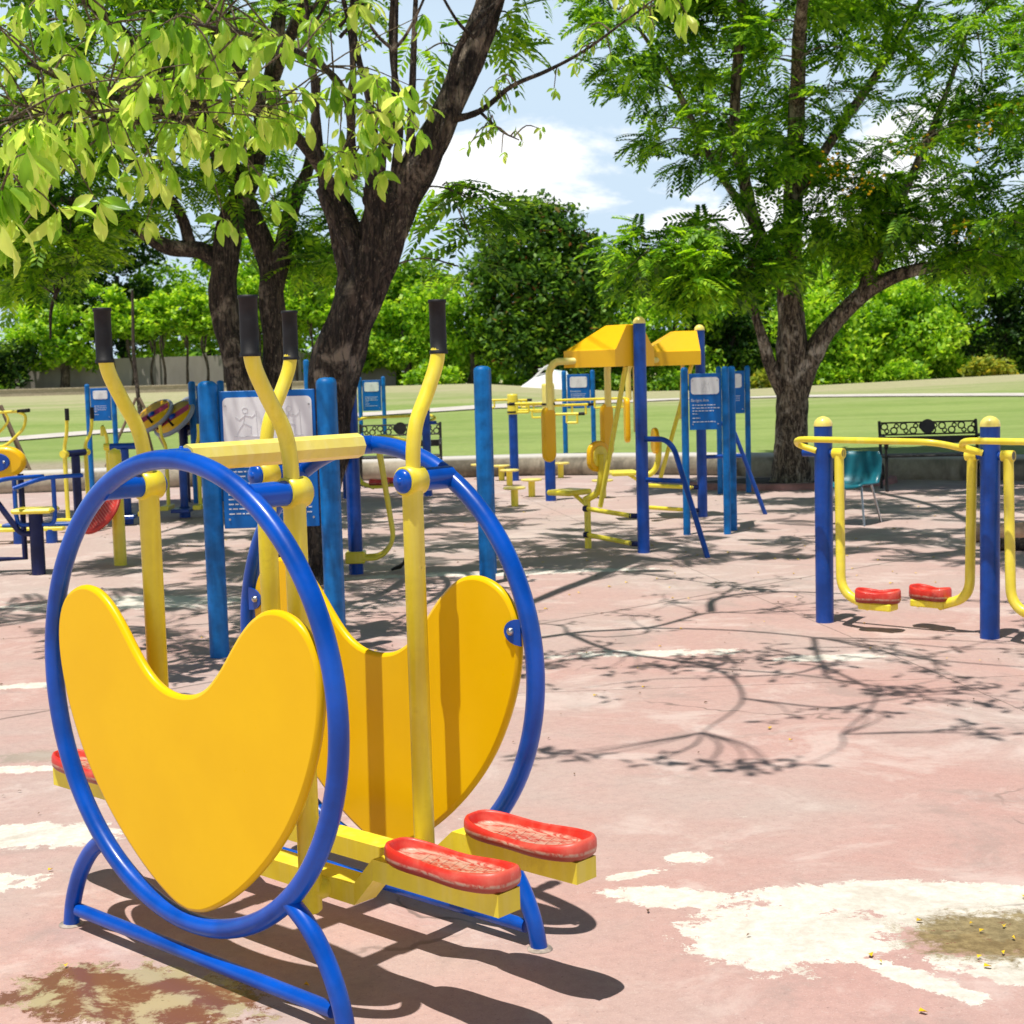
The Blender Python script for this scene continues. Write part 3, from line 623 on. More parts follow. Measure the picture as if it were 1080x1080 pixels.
# ------------------------------------------------------------------ hooded pull-down machines
def pull_machine(loc, rz, label):
    t = empty('pull_down_machine', loc, rz, label, 'exercise machine', 'hooded pull-down machines')
    a = MB(); c_ = MB(); post(a, c_, (0, 0, 0), 1.86, .05); pb = a.build('post', M['navy'], t); c_.build('post_cap', M['cream'], pb)
    # hood: hipped shell with skirt
    def rc(x0, x1, y0, y1, z): return [Vector((x0, y0, z)), Vector((x1, y0, z)), Vector((x1, y1, z)), Vector((x0, y1, z))]
    a = MB(); a.loops([rc(-.60, -.05, -.25, .25, 1.52), rc(-.60, -.05, -.25, .25, 1.655), rc(-.58, -.05, -.235, .235, 1.665), rc(-.28, -.05, -.10, .10, 1.85), rc(-.27, -.06, -.09, .09, 1.855)], False, True, True)
    a.box((-.63, 0, 1.635), (.10, .34, .055), bev=.012); a.build('hood', M['hood'], t)
    # arms with pads
    for s in (-1, 1):
        a = MB(); a.tube(fillet([(-.35, s*.12, 1.575), (-.62, s*.34, 1.575), (-.66, s*.37, 1.50), (-.66, s*.37, 1.18)], .10, 8), .030, 14); ar = a.build('arm', M['cream'], t)
        poly = [(.07*math.cos(q_), .16+.07*math.sin(q_)) for q_ in np.linspace(0, PI, 9)]+[(.07*math.cos(q_), -.16+.07*math.sin(q_)) for q_ in np.linspace(PI, 2*PI, 9)]
        a = MB(); a.plate(poly, (-.66-.02, s*.37, .98), (0, 1, 0), (0, 0, 1), .05, .015); a.build('pad', M['hood'], ar)
    a = MB(); a.cyl((-.10, -.06, 1.52), (-.44, -.02, .36), .021); a.build('pull_rod', M['yellow'], t)
    a = MB(); a.cyl((-.15, .12, 1.53), (-.17, .14, .98), .02); a.build('hanging_bar', M['cream'], t)
    # seat, stem, back wheel
    a = MB(); a.box((-.80, 0, .47), (.27, .30, .045), bev=.015); a.build('seat', M['yellow'], t)
    a = MB(); a.tube([(-.60, 0, 0), (-.60, 0, .42)], .028, 14); a.tube([(-.60, 0, .36), (-.74, 0, .45)], .018, 10)
    a.tube(fillet([(-.62, 0, .41), (-.48, .0, .47), (-.44, .0, .58), (-.43, 0, .80)], .08, 7), .03, 14); a.build('stem', M['yellow'], t)
    poly = [(.125*math.cos(q_), .03+.10*math.sin(q_)) for q_ in np.linspace(0, PI, 12)]+[(.125*math.cos(q_), -.05+.08*math.sin(q_)) for q_ in np.linspace(PI, 2*PI, 12)]
    a = MB(); a.plate(poly, (-.47, 0, .78), (0, 1, 0), (0, 0, 1), .045, .012); bp_ = a.build('backrest', M['hood'], t)
    a = MB(); a.plate([(p[0]*.68, p[1]*.68) for p in poly], (-.445, 0, .78), (0, 1, 0), (0, 0, 1), .012, .003); a.build('backrest_plate', M['yellow'], bp_)
    for z0, z1 in ((.34, .30), (.12, .07)):
        a = MB(); a.cyl((-.58, -.03, z0), (-.10, -.02, z1), .020); lk = a.build('link_bar', M['yellow'], t)
        a = MB(); a.cyl((-.12, -.02, z1), (0, 0, z1), .022); a.build('joint', M['darknavy'], lk)
        a = MB(); a.cyl((-.60, -.04, z0), (-.57, -.04, z0), .026); a.build('bolt', M['darknavy'], lk)
    a = MB(); a.tube(fillet([(.03, 0, .93), (.24, 0, .93), (.33, 0, .86), (.645, 0, .0)], .09, 7), .022, 12); a.tube([(.03, 0, .60), (.42, 0, .60)], .020, 12); a.build('brace', M['navy'], t)
    return t
pull_machine((1.067, 12.207, 0), math.radians(-44), 'nearer hooded yellow pull-down machine with seat and tall blue post')
pull_machine((1.911, 15.033, 0), math.radians(6), 'farther hooded pull-down machine partly hidden behind the blue sign')

# ------------------------------------------------------------------ bar posts and steps
def bar_post(loc, h, neck, bars, label, r=.062, capm=None):
    t = empty('arm_bar_post', loc, 0, label, 'exercise machine', 'blue posts with yellow horizontal arm bars')
    a = MB(); a.cyl((0, 0, 0), (0, 0, neck), r, seg=18); a.build('post', M['navy'], t)
    a = MB(); a.lathe([(r+.012, neck), (r+.012, h-.03), (r+.008, h-.005), (.001, h)], (0, 0, 0), 18); hd = a.build('yellow_sleeve', M['cream' if capm else 'yellow'], t)
    a = MB()
    for z in (neck+.03, neck+.14): a.lathe([(r+.016, z-.012), (r+.016, z+.012)], (0, 0, 0), 18)
    a.build('band', M['black'], hd)
    for z, an, l0, l1 in bars:
        d = Vector((math.cos(an), math.sin(an), 0)); a = MB(); a.tube([d*l0+Vector((0, 0, z)), d*l1+Vector((0, 0, z))], .016, 10)
        for f in (.6, .95):
            pz = d*(l1*f)+Vector((0, 0, z)); a.tube([pz, pz+Vector((0, 0, -.10))], .013, 8)
        a.tube([d*(l1*.6)+Vector((0, 0, z-.10)), d*(l1*.97)+Vector((0, 0, z-.10))], .013, 8)
        br = a.build('arm_bar', M['yellow'], t)
        a = MB(); a.tube([d*l1+Vector((0, 0, z)), d*(l1+.07)+Vector((0, 0, z))], .019, 8); a.build('grip', M['black'], br)
bar_post((.05, 20.8, 0), 1.20, .92, [(1.12, PI, 0, .42), (1.11, .0, 0, .20), (1.04, .25, 0, .5), (.97, -.5, 0, .5)], 'far post with yellow sleeve and horizontal arm bars at the kerb')
bar_post((.455, 17.4, 0), 1.36, .98, [(1.13, PI-.3, 0, .40), (1.10, .3, 0, .48), (1.0, -.2, 0, .35), (1.16, .1, 0, .9)], 'nearer cream-topped post with horizontal arm bars beside the hooded machine', capm=1)
tst = empty('step_stool', (.034, 16.81, 0), 0, 'nearest yellow step stool in the row of steps', 'step', 'yellow round step stools')
a = MB(); a.cyl((0, 0, 0), (0, 0, .19), .042, seg=14); a.build('stem', M['yellow'], tst)
a = MB(); a.lathe([(.10, .19), (.125, .195), (.128, .21), (.12, .218), (.001, .22)], (0, 0, 0), 20); a.build('step_top', M['cream'], tst)
for x, y, lb in ((.245, 18.03, 'second yellow step stool, right of the nearest one'), (-.13, 20.9, 'yellow step stool just behind the lone edge-on sign'), (-.44, 21.3, 'yellow step stool left of the lone edge-on sign by the kerb'), (.70, 21.1, 'yellow step stool under the orange pad by the kerb'),
                 (1.07, 17.6, 'yellow step stool directly behind the hooded machine seat'), (-.02, 19.9, 'yellow step stool in front of the far blue arm-bar post')):
    dup(tst, (x, y, 0), 0, lb)

# ------------------------------------------------------------------ left machines
t = empty('waist_twister', (-3.25, 12.37, 0), 0, 'thick yellow post with a tilted red perforated disc', 'exercise machine')
a = MB(); a.cyl((0, 0, 0), (0, 0, .92), .052, seg=18); a.lathe([(.052, .92), (.045, .95), (.001, .97)], (0, 0, 0), 18); a.build('post', M['yellow'], t)
nrm = Vector((-.50, -.62, .60)).normalized(); cpt = Vector((-.12, -.12, .47))
a = MB(); a.lathe([(.20, -.012), (.225, -.008), (.228, .008), (.21, .016), (.19, .013), (.001, .013)], cpt, 32, nrm)
dsc = a.build('disc', M['redplate'], t)
a = MB(); e1 = nrm.orthogonal().normalized(); e2 = nrm.cross(e1)
for i in range(-8, 9):
    for j in range(-8, 9):
        u, v = i*.023, j*.023
        if u*u+v*v < .185**2: a.lathe([(.006, .012), (.004, .018), (.0005, .018)], cpt+e1*u+e2*v, 5, nrm)
a.build('studs', paint('pink_stud', (.75, .25, .2), .5, .1, 8, 0), dsc)
a = MB(); a.cyl(cpt, (0, 0, .52), .03); a.build('disc_mount', M['yellow'], t)

t = empty('seated_trainer', (-3.78, 11.9, 0), 0, 'navy pedestal seat with yellow top and curved blue side handles', 'exercise machine')
a = MB(); a.cyl((0, 0, 0), (0, 0, .49), .055, seg=18); a.tube(fillet([(0, 0, .33), (-.12, -.02, .33), (-.30, -.05, .62), (-.42, -.06, .64)], .06), .024, 10); a.build('pedestal', M['darknavy'], t)
a = MB(); a.box((0, 0, .515), (.32, .26, .04), bev=.016); a.build('seat', M['yellow'], t)
for s in (-1, 1):
    a = MB(); a.tube(fillet([(s*.03, 0, .40), (s*.14, 0, .40), (s*.155, .0, .48), (s*.155, 0, .765)], .06), .018, 10)
    a.tube(catmull([(s*.155-.27, -.16, .70), (s*.155-.08, -.05, .765), (s*.155+.08, .04, .775), (s*.155+.20, .12, .775)], 4), .018, 10); a.build('handle', M['blue'], t)
t2 = empty('cycle_wheel_stand', (-4.25, 12.0, 0), 0, 'rounded yellow wheel housing with blue centre at the left edge', 'exercise machine')
poly = [(.22+.17*math.cos(q_), .90+.125*math.sin(q_)) for q_ in np.linspace(-PI/2, PI/2, 12)]+[(-.12+.17*math.cos(q_), .90+.125*math.sin(q_)) for q_ in np.linspace(PI/2, 1.5*PI, 12)]
a = MB(); a.plate([(p[0], p[1]) for p in poly], (0, 0, 0), (1, 0, 0), (0, 0, 1), .09, .03); hs_ = a.build('housing', M['hood'], t2)
a = MB(); a.plate([(.05+(p[0]-.05)*.66, .90+(p[1]-.90)*.6) for p in poly], (0, -.05, 0), (1, 0, 0), (0, 0, 1), .02, .006); hc_ = a.build('cover', M['navy'], hs_)
for bx in (.1, .23):
    a = MB(); a.lathe([(.012, 0), (.008, .01), (.001, .011)], (bx, -.06, .90), 8, (0, -1, 0)); a.build('bolt', M['steel'], hc_)
a = MB(); a.cyl((0, 0, 0), (0, 0, .8), .05); a.tube([(.0, 0, .12), (.33, .02, .12), (.33, .02, .8)], .024, 10); a.build('stand', M['darknavy'], t2)

def ski_walker(loc, rz, label, h=.80, colm='darknavy', grips=True, top=1.25, base=True):
    t = empty('ski_walker', loc, rz, label, 'exercise machine', 'small two-arm walking machines')
    a = MB(); a.cyl((0, .0, 0), (0, 0, h-.03), .045); a.tube([(-.15, 0, h), (.15, 0, h)], .035, 14); a.build('t_post', M[colm], t)
    for s in (-1, 1):
        a = MB(); a.tube([(s*.175, 0, h-.0), (s*.176, 0, .16), (s*.18, 0, .12)], .022, 10); a.cyl((s*.15, 0, h), (s*.21, 0, h), .038)
        a.tube(catmull([(s*.176, 0, h+.02), (s*.176, -.01, h+.10), (s*.205, -.06, h+.22), (s*.21, -.08, top)], 4), .018, 10)
        a.box((s*.18, -.05, .12), (.09, .34, .05), bev=.006); ar = a.build('swing_arm', M['yellow'], t)
        if grips:
            a = MB(); a.cyl((s*.21, -.08, top-.11), (s*.21, -.08, top+.01), .022); a.build('grip', M['black'], ar)
    if base:
        a = MB(); a.cyl((0, 0, 0), (0, 0, .12), .06); a.box((0, -.1, .09), (.2, .3, .04), bev=.006); a.build('foot', M['navy'], t)
    return t
ski_walker((-4.45, 15.4, 0), math.radians(70), 'tall two-arm walker with black grips standing by the blue platform', .80, 'darknavy', True, 1.25)
ski_walker((-3.62, 16.6, 0), 0, 'two-arm walker with navy T post in front of the striped wheels', .70, 'navy', False, 1.03)
ski_walker((-4.10, 16.0, 0), math.radians(6), 'two-arm walker with navy T post left of the striped wheels', .83, 'navy', False, .95)
t = empty('step_platform', (-4.55, 14.3, 0), 0, 'low yellow and blue step platform on two blue legs', 'exercise machine')
a = MB(); a.box((-.1, 0, .135), (.75, .10, .035), bev=.006); a.build('rail', M['yellow'], t)
a = MB(); a.box((-.4, .22, .15), (1.0, .09, .035), bev=.006); a.build('rail', M['yellow'], t)
for x in (-.22, .22):
    a = MB(); a.box((x, .1, .17), (.22, .16, .03), bev=.006); a.build('foot_plate', M['blue'], t)
for x in (-.16, .15):
    a = MB(); a.cyl((x, 0, 0), (x, 0, .13), .055); a.build('leg', M['navy'], t)
t = empty('handlebar_frame', (-5.33, 16.0, 0), 0, 'yellow bent-tube handlebar frame at the left edge before the lawn', 'exercise machine')
a = MB(); a.tube([(-.6, 0, 1.22), (.12, 0, 1.23)], .016, 10); a.tube(fillet([(.12, 0, 1.23), (.21, 0, 1.19), (.18, 0, 1.05), (-.02, 0, .87), (-.16, 0, .86), (-.2, 0, .7)], .06), .016, 10)
a.tube(fillet([(-.03, .05, 1.22), (.01, .05, 1.14), (-.08, .05, 1.03), (-.3, .05, .9)], .05), .014, 10); fr_ = a.build('handlebar', M['yellow'], t)
a = MB(); a.tube([(.12, 0, 1.23), (.25, 0, 1.24)], .02, 8); a.build('grip', M['black'], fr_)
a = MB(); a.cyl((-.2, 0, 0), (-.2, 0, .75), .045); a.build('post', M['navy'], t)

# shoulder wheels with stripes
t = empty('shoulder_wheels', (-4.05, 18.7, 0), 0, 'navy post carrying striped red and yellow shoulder wheels', 'exercise machine')
a = MB(); a.cyl((0, 0, 0), (0, 0, .92), .055); a.tube([(-.25, .0, .93), (.25, 0, .93)], .035, 12); a.lathe([(.056, .92), (.045, .96), (.001, .98)], (0, 0, 0), 16); a.build('post', M['darknavy'], t)
def swheel(c, nrm, R):
    nrm = Vector(nrm).normalized()
    a = MB(); a.lathe([(R, -.03), (R+.012, -.02), (R+.012, .012), (R, .02), (R*.93, .02)], c, 28, nrm); a.lathe([(R*.93, -.03), (.001, -.03)], c, 28, nrm); rim = a.build('wheel', M['ringgrey'], t)
    a = MB(); a.lathe([(R*.925, .018), (R*.925, .026), (.001, .026)], c, 28, nrm); a.build('wheel_face', M['hood'], rim)
    e1 = nrm.cross(Vector((0, 0, 1))).normalized(); e2 = nrm.cross(e1); e1, e2 = (e1*.707+e2*.707), (e2*.707-e1*.707)
    a = MB(); c2 = Vector(c)+nrm*.0275
    for off, wd in ((0, .055), ):
        for i in range(1): a.box(c2+e2*off, (R*1.7, wd*2.3, .004), rot=Matrix((e1, e2, nrm)).transposed())
    a.build('red_stripe', M['ringred'], rim)
    a = MB(); a.lathe([(.045, .03), (.04, .05), (.001, .052)], c, 14, nrm); a.build('hub', M['navy'], rim)
    a = MB(); a.lathe([(R*.9, -.033), (.001, -.036)], c, 24, nrm); a.build('wheel_back', M['brown'], rim)
    h0 = Vector(c)+e2*R*.7+nrm*.03; a = MB(); a.tube([h0, h0+nrm*.10], .016, 8); a.build('knob', M['black'], rim)
swheel((-.36, -.02, 1.08), (-.50, -.60, .85), .28)
swheel((-.06, -.20, 1.05), (-.55, -.60, .80), .29)
swheel((.20, .10, 1.04), (.75, .5, -.25), .25)
swheel((.02, .2, 1.06), (.6, .65, -.2), .24)

# ------------------------------------------------------------------ benches, chair, stump, stakes
def bench(loc, rz, L, label, hz=.80):
    t = empty('park_bench', loc, rz, label, 'bench', 'black ornate park benches')
    for s in (-1, 1):
        a = MB(); x = s*L/2
        a.tube(catmull([(x, -.02, 0), (x, .02, .2), (x, .05, .40), (x, .10, .6), (x, .16, hz)], 5), .018, 8)
        a.tube(catmull([(x, -.46, 0), (x, -.42, .16), (x, -.42, .38), (x, -.2, .39), (x, .05, .38)], 5), .018, 8)
        a.tube(catmull([(x, .09, .60), (x, -.15, .62), (x, -.38, .60), (x, -.46, .55), (x, -.40, .50), (x, -.36, .55)], 5), .02, 8); a.tube([(x, -.40, .38), (x, -.40, .56)], .015, 8)
        a.ring((x, -.1, .2), .09, .012, (0, 1, 0), (0, 0, 1), 20, 6); a.build('end_frame', M['iron'], t)
    for y, z, dz, th in ((-.36, .40, 0, .025), (-.25, .40, 0, .025), (-.14, .40, 0, .025), (-.03, .40, 0, .025)):
        a = MB(); a.box((0, y, z), (L, .085, th), bev=.005); a.build('slat', M['iron'], t)
    a = MB(); a.box((0, .095, .56), (L, .022, .09), bev=.004); a.build('slat', M['iron'], t)
    a = MB(); y = .14
    a.tube([(-L/2, y+.015, hz-.02), (L/2, y+.015, hz-.02)], .010, 8); a.tube([(-L/2, y-.02, hz-.16), (L/2, y-.02, hz-.16)], .010, 8)
    n = int(L/.105)
    for i in range(n):
        x = -L/2+L*(i+.5)/n; cz = hz-.09
        a.ring((x, y, cz+.025*(-1)**i), .038, .009, (1, 0, 0), (0, .12, 1), 16, 6); a.ring((x+.03, y, cz-.03*(-1)**i), .024, .008, (1, 0, 0), (0, .12, 1), 12, 6)
    a.lathe([(.085, -.012), (.085, .012)], (0, y, hz-.07), 20, (0, -1, .1)); a.build('scroll_panel', M['iron'], t)
    return t
bench((4.95, 17.75, 0), math.radians(-6), 1.12, 'black ornate bench behind the air walker on the right', .79)
bench((-1.5, 20.6, 0), math.radians(2), 1.1, 'black ornate bench in the middle distance behind the farther air walker', .84)

t = empty('plastic_chair', (3.19, 14.0, 0), math.radians(-36), 'teal plastic chair with thin metal legs near the bench', 'chair')
a = MB(); L = []
for v, (yy, zz, ww) in enumerate(((-.24, .345, .17), (-.22, .37, .19), (-.05, .362, .20), (.10, .36, .20), (.16, .385, .20), (.20, .48, .205), (.225, .60, .20), (.235, .665, .17))):
    L.append([Vector((ww*u, yy-(.035*(abs(u)**2)) if v > 3 else yy, zz+(.025*abs(u)**2 if v <= 3 else 0))) for u in np.linspace(-1, 1, 9)])
a.loops(L, True, False, False, closed=False); sh = a.build('seat_shell', M['teal'], t)
sol = sh.modifiers.new('solid', 'SOLIDIFY'); sol.thickness = .012
for sx in (-1, 1):
    for sy in (-1, 1):
        a = MB(); a.tube([(sx*.13, sy*.12, .355), (sx*.19, sy*.2, 0)], .011, 8); a.build('leg', M['steel'], t)

a = MB(); a.tube([(-.24, .02, .07), (.26, -.03, .075)], [.075, .08], 14, jit=.06)
tag(a.build('log', M['logwood'], None, (3.98, 12.3, 0)), 'short cut log lying on the court behind the right blue post', 'log')
a = MB(); a.tube([(-.3, .02, .05), (.35, -.2, .055)], [.05, .055], 12, jit=.08)
tag(a.build('log', M['bark_bg'], None, (4.1, 11.7, 0)), 'thinner dark reddish log lying in front of the cut one', 'log')
t = empty('propped_sapling', (-5.55, 22.6, .27), 0, 'young sapling held up by leaning timber poles on the lawn', 'tree')
a = MB(); a.tube([(0, 0, 0), (.02, 0, .8), (-.03, 0, 1.7), (0, .0, 2.6)], [.04, .02], 8, jit=.05); a.build('trunk', M['bark_bg'], t)
for x, y in ((-.45, -.3), (.55, -.25), (.1, .5)):
    a = MB(); a.tube([(x, y, 0), (x*.05, y*.05, 1.0)], .022, 8); a.build('stake', M['wood'], t)
t = empty('timber_props', (-7.4, 22.2, .27), 0, 'group of leaning timber props at the far left by the kerb', 'stakes')
for x, y in ((-.4, -.2), (.35, -.15), (.15, .3)):
    a = MB(); a.tube([(x, y, 0), (x*.1-.1, y*.05, .95)], .025, 8); a.build('stake', M['wood'], t)

# ------------------------------------------------------------------ trees
def fern_template(L=.34, pairs=8, pl=.11, pw=.040):
    V = []; Fq = []
    def quad(a, b_, c_, d): n = len(V); V.extend([a, b_, c_, d]); Fq.append((n, n+1, n+2, n+3))
    zd = lambda s: -.35*s*s/L*.9
    quad((0, -.003, 0), (L, -.001, zd(L)), (L, .001, zd(L)), (0, .003, 0))
    for i in range(pairs):
        s = L*(.14+.86*i/(pairs-1)); ln = pl*(1-.5*abs(i/(pairs-1)-.4)); a = .95-.25*i/pairs
        for sg in (-1, 1):
            dx, dy = math.cos(a)*ln, sg*math.sin(a)*ln; z = zd(s)
            px, py = -math.sin(a)*pw/2*sg, math.cos(a)*pw/2
            quad((s, 0, z), (s+dx*.5-px, dy*.5-py*1, z-.006), (s+dx, dy, z-.025), (s+dx*.5+px, dy*.5+py, z-.006))
    return np.array(V), np.array(Fq)
FV, FF = fern_template()
def big_template(L=.215, W=.084):
    V = []; Fq = []; n = 11
    prof = [(0, .06), (.1, .25), (.2, .50), (.3, .68), (.4, .84), (.5, .95), (.6, 1.0), (.7, .96), (.8, .80), (.9, .5), (1, .03)]
    for ip, (s, wd) in enumerate(prof):
        x = s*L; z = -.30*s*s*L
        for u in (-1, -.5, 0, .5, 1): V.append((x+abs(u)*.008, u*wd*W/2*(1.04 if ip % 2 else .96), z+abs(u)*wd*W*.20+(.0022 if ip % 2 else -.0022)*abs(u)))
    for i in range(n-1):
        for j in range(4): Fq.append((i*5+j, i*5+j+1, (i+1)*5+j+1, (i+1)*5+j))
    return np.array(V), np.array(Fq)
BV, BF = big_template()
def rotmats(yaw, pitch, roll):
    cy, sy, cp, sp_, cr, sr = np.cos(yaw), np.sin(yaw), np.cos(pitch), np.sin(pitch), np.cos(roll), np.sin(roll)
    z = np.zeros_like(cy); o1 = np.ones_like(cy)
    Rz = np.stack([np.stack([cy, -sy, z], -1), np.stack([sy, cy, z], -1), np.stack([z, z, o1], -1)], -2)
    Ry = np.stack([np.stack([cp, z, sp_], -1), np.stack([z, o1, z], -1), np.stack([-sp_, z, cp], -1)], -2)
    Rx = np.stack([np.stack([o1, z, z], -1), np.stack([z, cr, -sr], -1), np.stack([z, sr, cr], -1)], -2)
    return Rz @ Ry @ Rx
def scatter(TV, TF, pos, yaw, pitch, roll, sc):
    R = rotmats(yaw, pitch, roll); n = len(pos)
    V = np.einsum('nij,vj->nvi', R, TV)*sc[:, None, None]+pos[:, None, :]
    Fq = TF[None]+(np.arange(n)*len(TV))[:, None, None]
    return V.reshape(-1, 3), Fq.reshape(-1, 4)
def tree(name, loc, limbs, targets, label, cat, barkm, leafm, nleaf=9, group=None, minr=.006, tmpl=(FV, FF), lsc=(.8, 1.25), droop=.12, twr=.03, jit=.07, seg=12, ridge=.16):
    t = empty(name, loc, 0, label, cat, group); O = Vector(loc)
    a = MB(); nodes = []
    for P, R in limbs:
        pts = catmull([Vector(p)-O for p in P], 12 if R[0] > .1 else 6); a.tube(pts, R, 30 if R[0] > .1 else seg, jit=0 if R[0] > .1 else jit*.6, ridge=ridge if R[0] > .06 else 0)
        rr = np.interp(np.linspace(0, 1, len(pts)), np.linspace(0, 1, len(R)), R)
        nodes += [(p, r) for p, r in zip(pts, rr) if p.z > 1.2 and r < .17]
    trk = a.build('trunk', barkm, t)
    tw = MB(); P_ = []; dirs = []
    NP = np.array([tuple(p) for p, r in nodes])
    for tg in targets:
        g_ = Vector(tg)-O; d = np.linalg.norm(NP-np.array(tuple(g_)), axis=1)+np.maximum(0, NP[:, 2]-g_.z)*.7
        i = int(np.argmin(d)); p0, r0_ = nodes[i]; ln = (g_-p0).length
        mid = (p0+g_)/2+Vector((random.gauss(0, .08), random.gauss(0, .08), .12))*ln
        pts = catmull([p0, mid, g_], 4); r_ = min(r0_*.6, twr*(.3+.35*ln)); tw.tube(pts, [r_, max(minr, r_*.45), minr], 6, False)
        dd = (g_-mid).normalized()
        if ln > .5:
            for kk in range(2):
                nodes.append((pts[5], r_*.6))
            NP = np.vstack([NP, np.array([tuple(pts[5])]*2)])
        for j in range(nleaf):
            s = random.random()**.6; base = mid.lerp(g_, .45+.55*s); P_.append(base+Vector((random.gauss(0, .09), random.gauss(0, .09), random.gauss(0, .05))))
            dirs.append(math.atan2(dd.y, dd.x)+random.gauss(0, 1.3))
    tw.build('branches', barkm, trk)
    P_ = np.array([tuple(p) for p in P_]); n = len(P_)
    V, Fq = scatter(*tmpl, P_, np.array(dirs), rng.normal(droop, .38, n), rng.normal(0, .42, n), rng.uniform(*lsc, n))
    quadmesh('crown', V, Fq, leafm, t)
    return t
def shell(c, r, n, zmin=-1e9, inner=.35, keep=None):
    out = []
    while len(out) < n:
        v = Vector((random.gauss(0, 1), random.gauss(0, 1), random.gauss(0, 1))).normalized()*(random.uniform(inner, 1)**.6)
        p = (c[0]+v.x*r[0], c[1]+v.y*r[1], c[2]+v.z*r[2])
        if p[2] > zmin and (keep is None or keep(p)): out.append(p)
    return out
# --- right feathery tree
limR = [([(3.47, 18.6, -.1), (3.48, 18.6, .15), (3.48, 18.6, .6), (3.50, 18.6, 1.25), (3.50, 18.6, 1.75), (3.47, 18.6, 2.4), (3.50, 18.6, 3.0)], [.30, .235, .19, .175, .185, .15, .12]),
        ([(3.50, 18.6, 2.9), (3.56, 18.65, 3.8), (3.62, 18.7, 4.9), (3.7, 18.7, 5.9), (3.8, 18.8, 7.5)], [.12, .11, .09, .07, .03]),
        ([(3.52, 18.6, 1.0), (3.72, 18.55, 1.55), (3.95, 18.5, 1.95), (4.49, 18.4, 2.42), (5.13, 18.3, 2.62), (5.9, 18.1, 2.55), (7.0, 18.0, 2.9)], [.13, .125, .11, .09, .07, .05, .03]),
        ([(4.3, 18.4, 2.3), (4.7, 18.5, 3.2), (5.3, 18.7, 4.4), (5.8, 19, 5.6)], [.07, .06, .045, .02]),
        ([(3.42, 18.6, 1.1), (3.22, 18.55, 1.5), (3.08, 18.5, 1.95), (2.85, 18.5, 2.5), (2.4, 18.4, 3.0)], [.09, .08, .06, .05, .02]),
        ([(3.45, 18.6, 2.5), (3.15, 18.6, 3.0), (2.95, 18.5, 3.6), (2.80, 18.4, 4.5), (2.9, 18.3, 5.9), (2.8, 18.2, 7.2)], [.10, .085, .075, .065, .05, .025]),
        ([(3.05, 18.55, 3.2), (2.5, 18.4, 4.0), (2.05, 18.3, 4.9), (1.5, 18.1, 5.7)], [.05, .045, .035, .015]),
        ([(3.55, 18.65, 3.5), (4.1, 18.8, 4.3), (4.9, 19, 5.4), (5.6, 19, 6.6)], [.07, .06, .045, .02]),
        ([(3.58, 18.6, 3.9), (3.4, 17.6, 4.8), (3.3, 16.4, 5.6), (3.4, 14.4, 6.0), (3.3, 12.6, 5.6), (2.9, 10.8, 5.3), (2.5, 9.4, 5.2)], [.08, .07, .06, .05, .04, .03, .012]),
        ([(3.5, 18.7, 3.2), (3.8, 19.8, 4.0), (4.2, 21.2, 4.8)], [.06, .05, .02])]
tg = []
tg += shell((4.6, 18.7, 5.0), (2.9, 2.6, 2.4), 112, 2.6)
tg += shell((2.9, 18.2, 4.7), (1.5, 1.6, 1.5), 40, 3.0)
tg += shell((1.7, 18.2, 5.6), (.85, .9, .9), 22, 4.4)
tg += shell((3.7, 18.2, 7.2), (2.6, 2.2, 1.4), 40, 5.0)
tg += shell((2.25, 18.0, 2.75), (1.1, .8, .55), 46, 2.0)
tg += shell((5.6, 18.6, 5.6), (1.8, 1.8, 1.6), 45, 3.4)
tg += shell((6.0, 17.8, 3.0), (1.5, 1.2, .6), 40, 2.2)
tg += shell((4.1, 18.2, 3.2), (.9, .7, .7), 26, 2.3)
tg += shell((3.4, 15.2, 6.1), (2.0, 1.8, .6), 36, 5.0)
tg += shell((2.9, 11.0, 5.4), (2.1, 1.6, .3), 24, 5.0)
tg += shell((4.6, 12.5, 6.4), (1.4, 1.7, .45), 12, 5.0)
rt_ = tree('feathery_tree', (3.48, 18.6, 0), limR, tg, 'large feathery-leaved tree with pale flaky trunk behind the signs on the right', 'tree', M['bark_light'], M['fern_r'], 15, twr=.03)
P_ = np.array([tuple(Vector(random.choice(tg))-Vector((3.48, 18.6, 0))) for i in range(1)])
V = []
for c0 in ((5.65, 17.2, 4.25), (5.3, 17.0, 4.0), (4.0, 17.0, 3.45), (3.7, 17.2, 3.7), (4.6, 17.2, 3.9), (5.2, 17.2, 2.95)):
    for i in range(26): V.append((c0[0]-3.48+random.gauss(0, .13), c0[1]-18.6+random.gauss(0, .1), c0[2]+random.gauss(0, .10)))
V = np.array(V); n = len(V); T = np.array([(-1, -1, 0), (1, -1, 0), (1, 1, .4), (-1, 1, .4)])*.016
V, Fq = scatter(T, np.array([(0, 1, 2, 3)]), V, rng.uniform(0, 6, n), rng.uniform(-1, 1, n), rng.uniform(-1, 1, n), np.ones(n))
quadmesh('flowers', V, Fq, M['petal'], rt_)
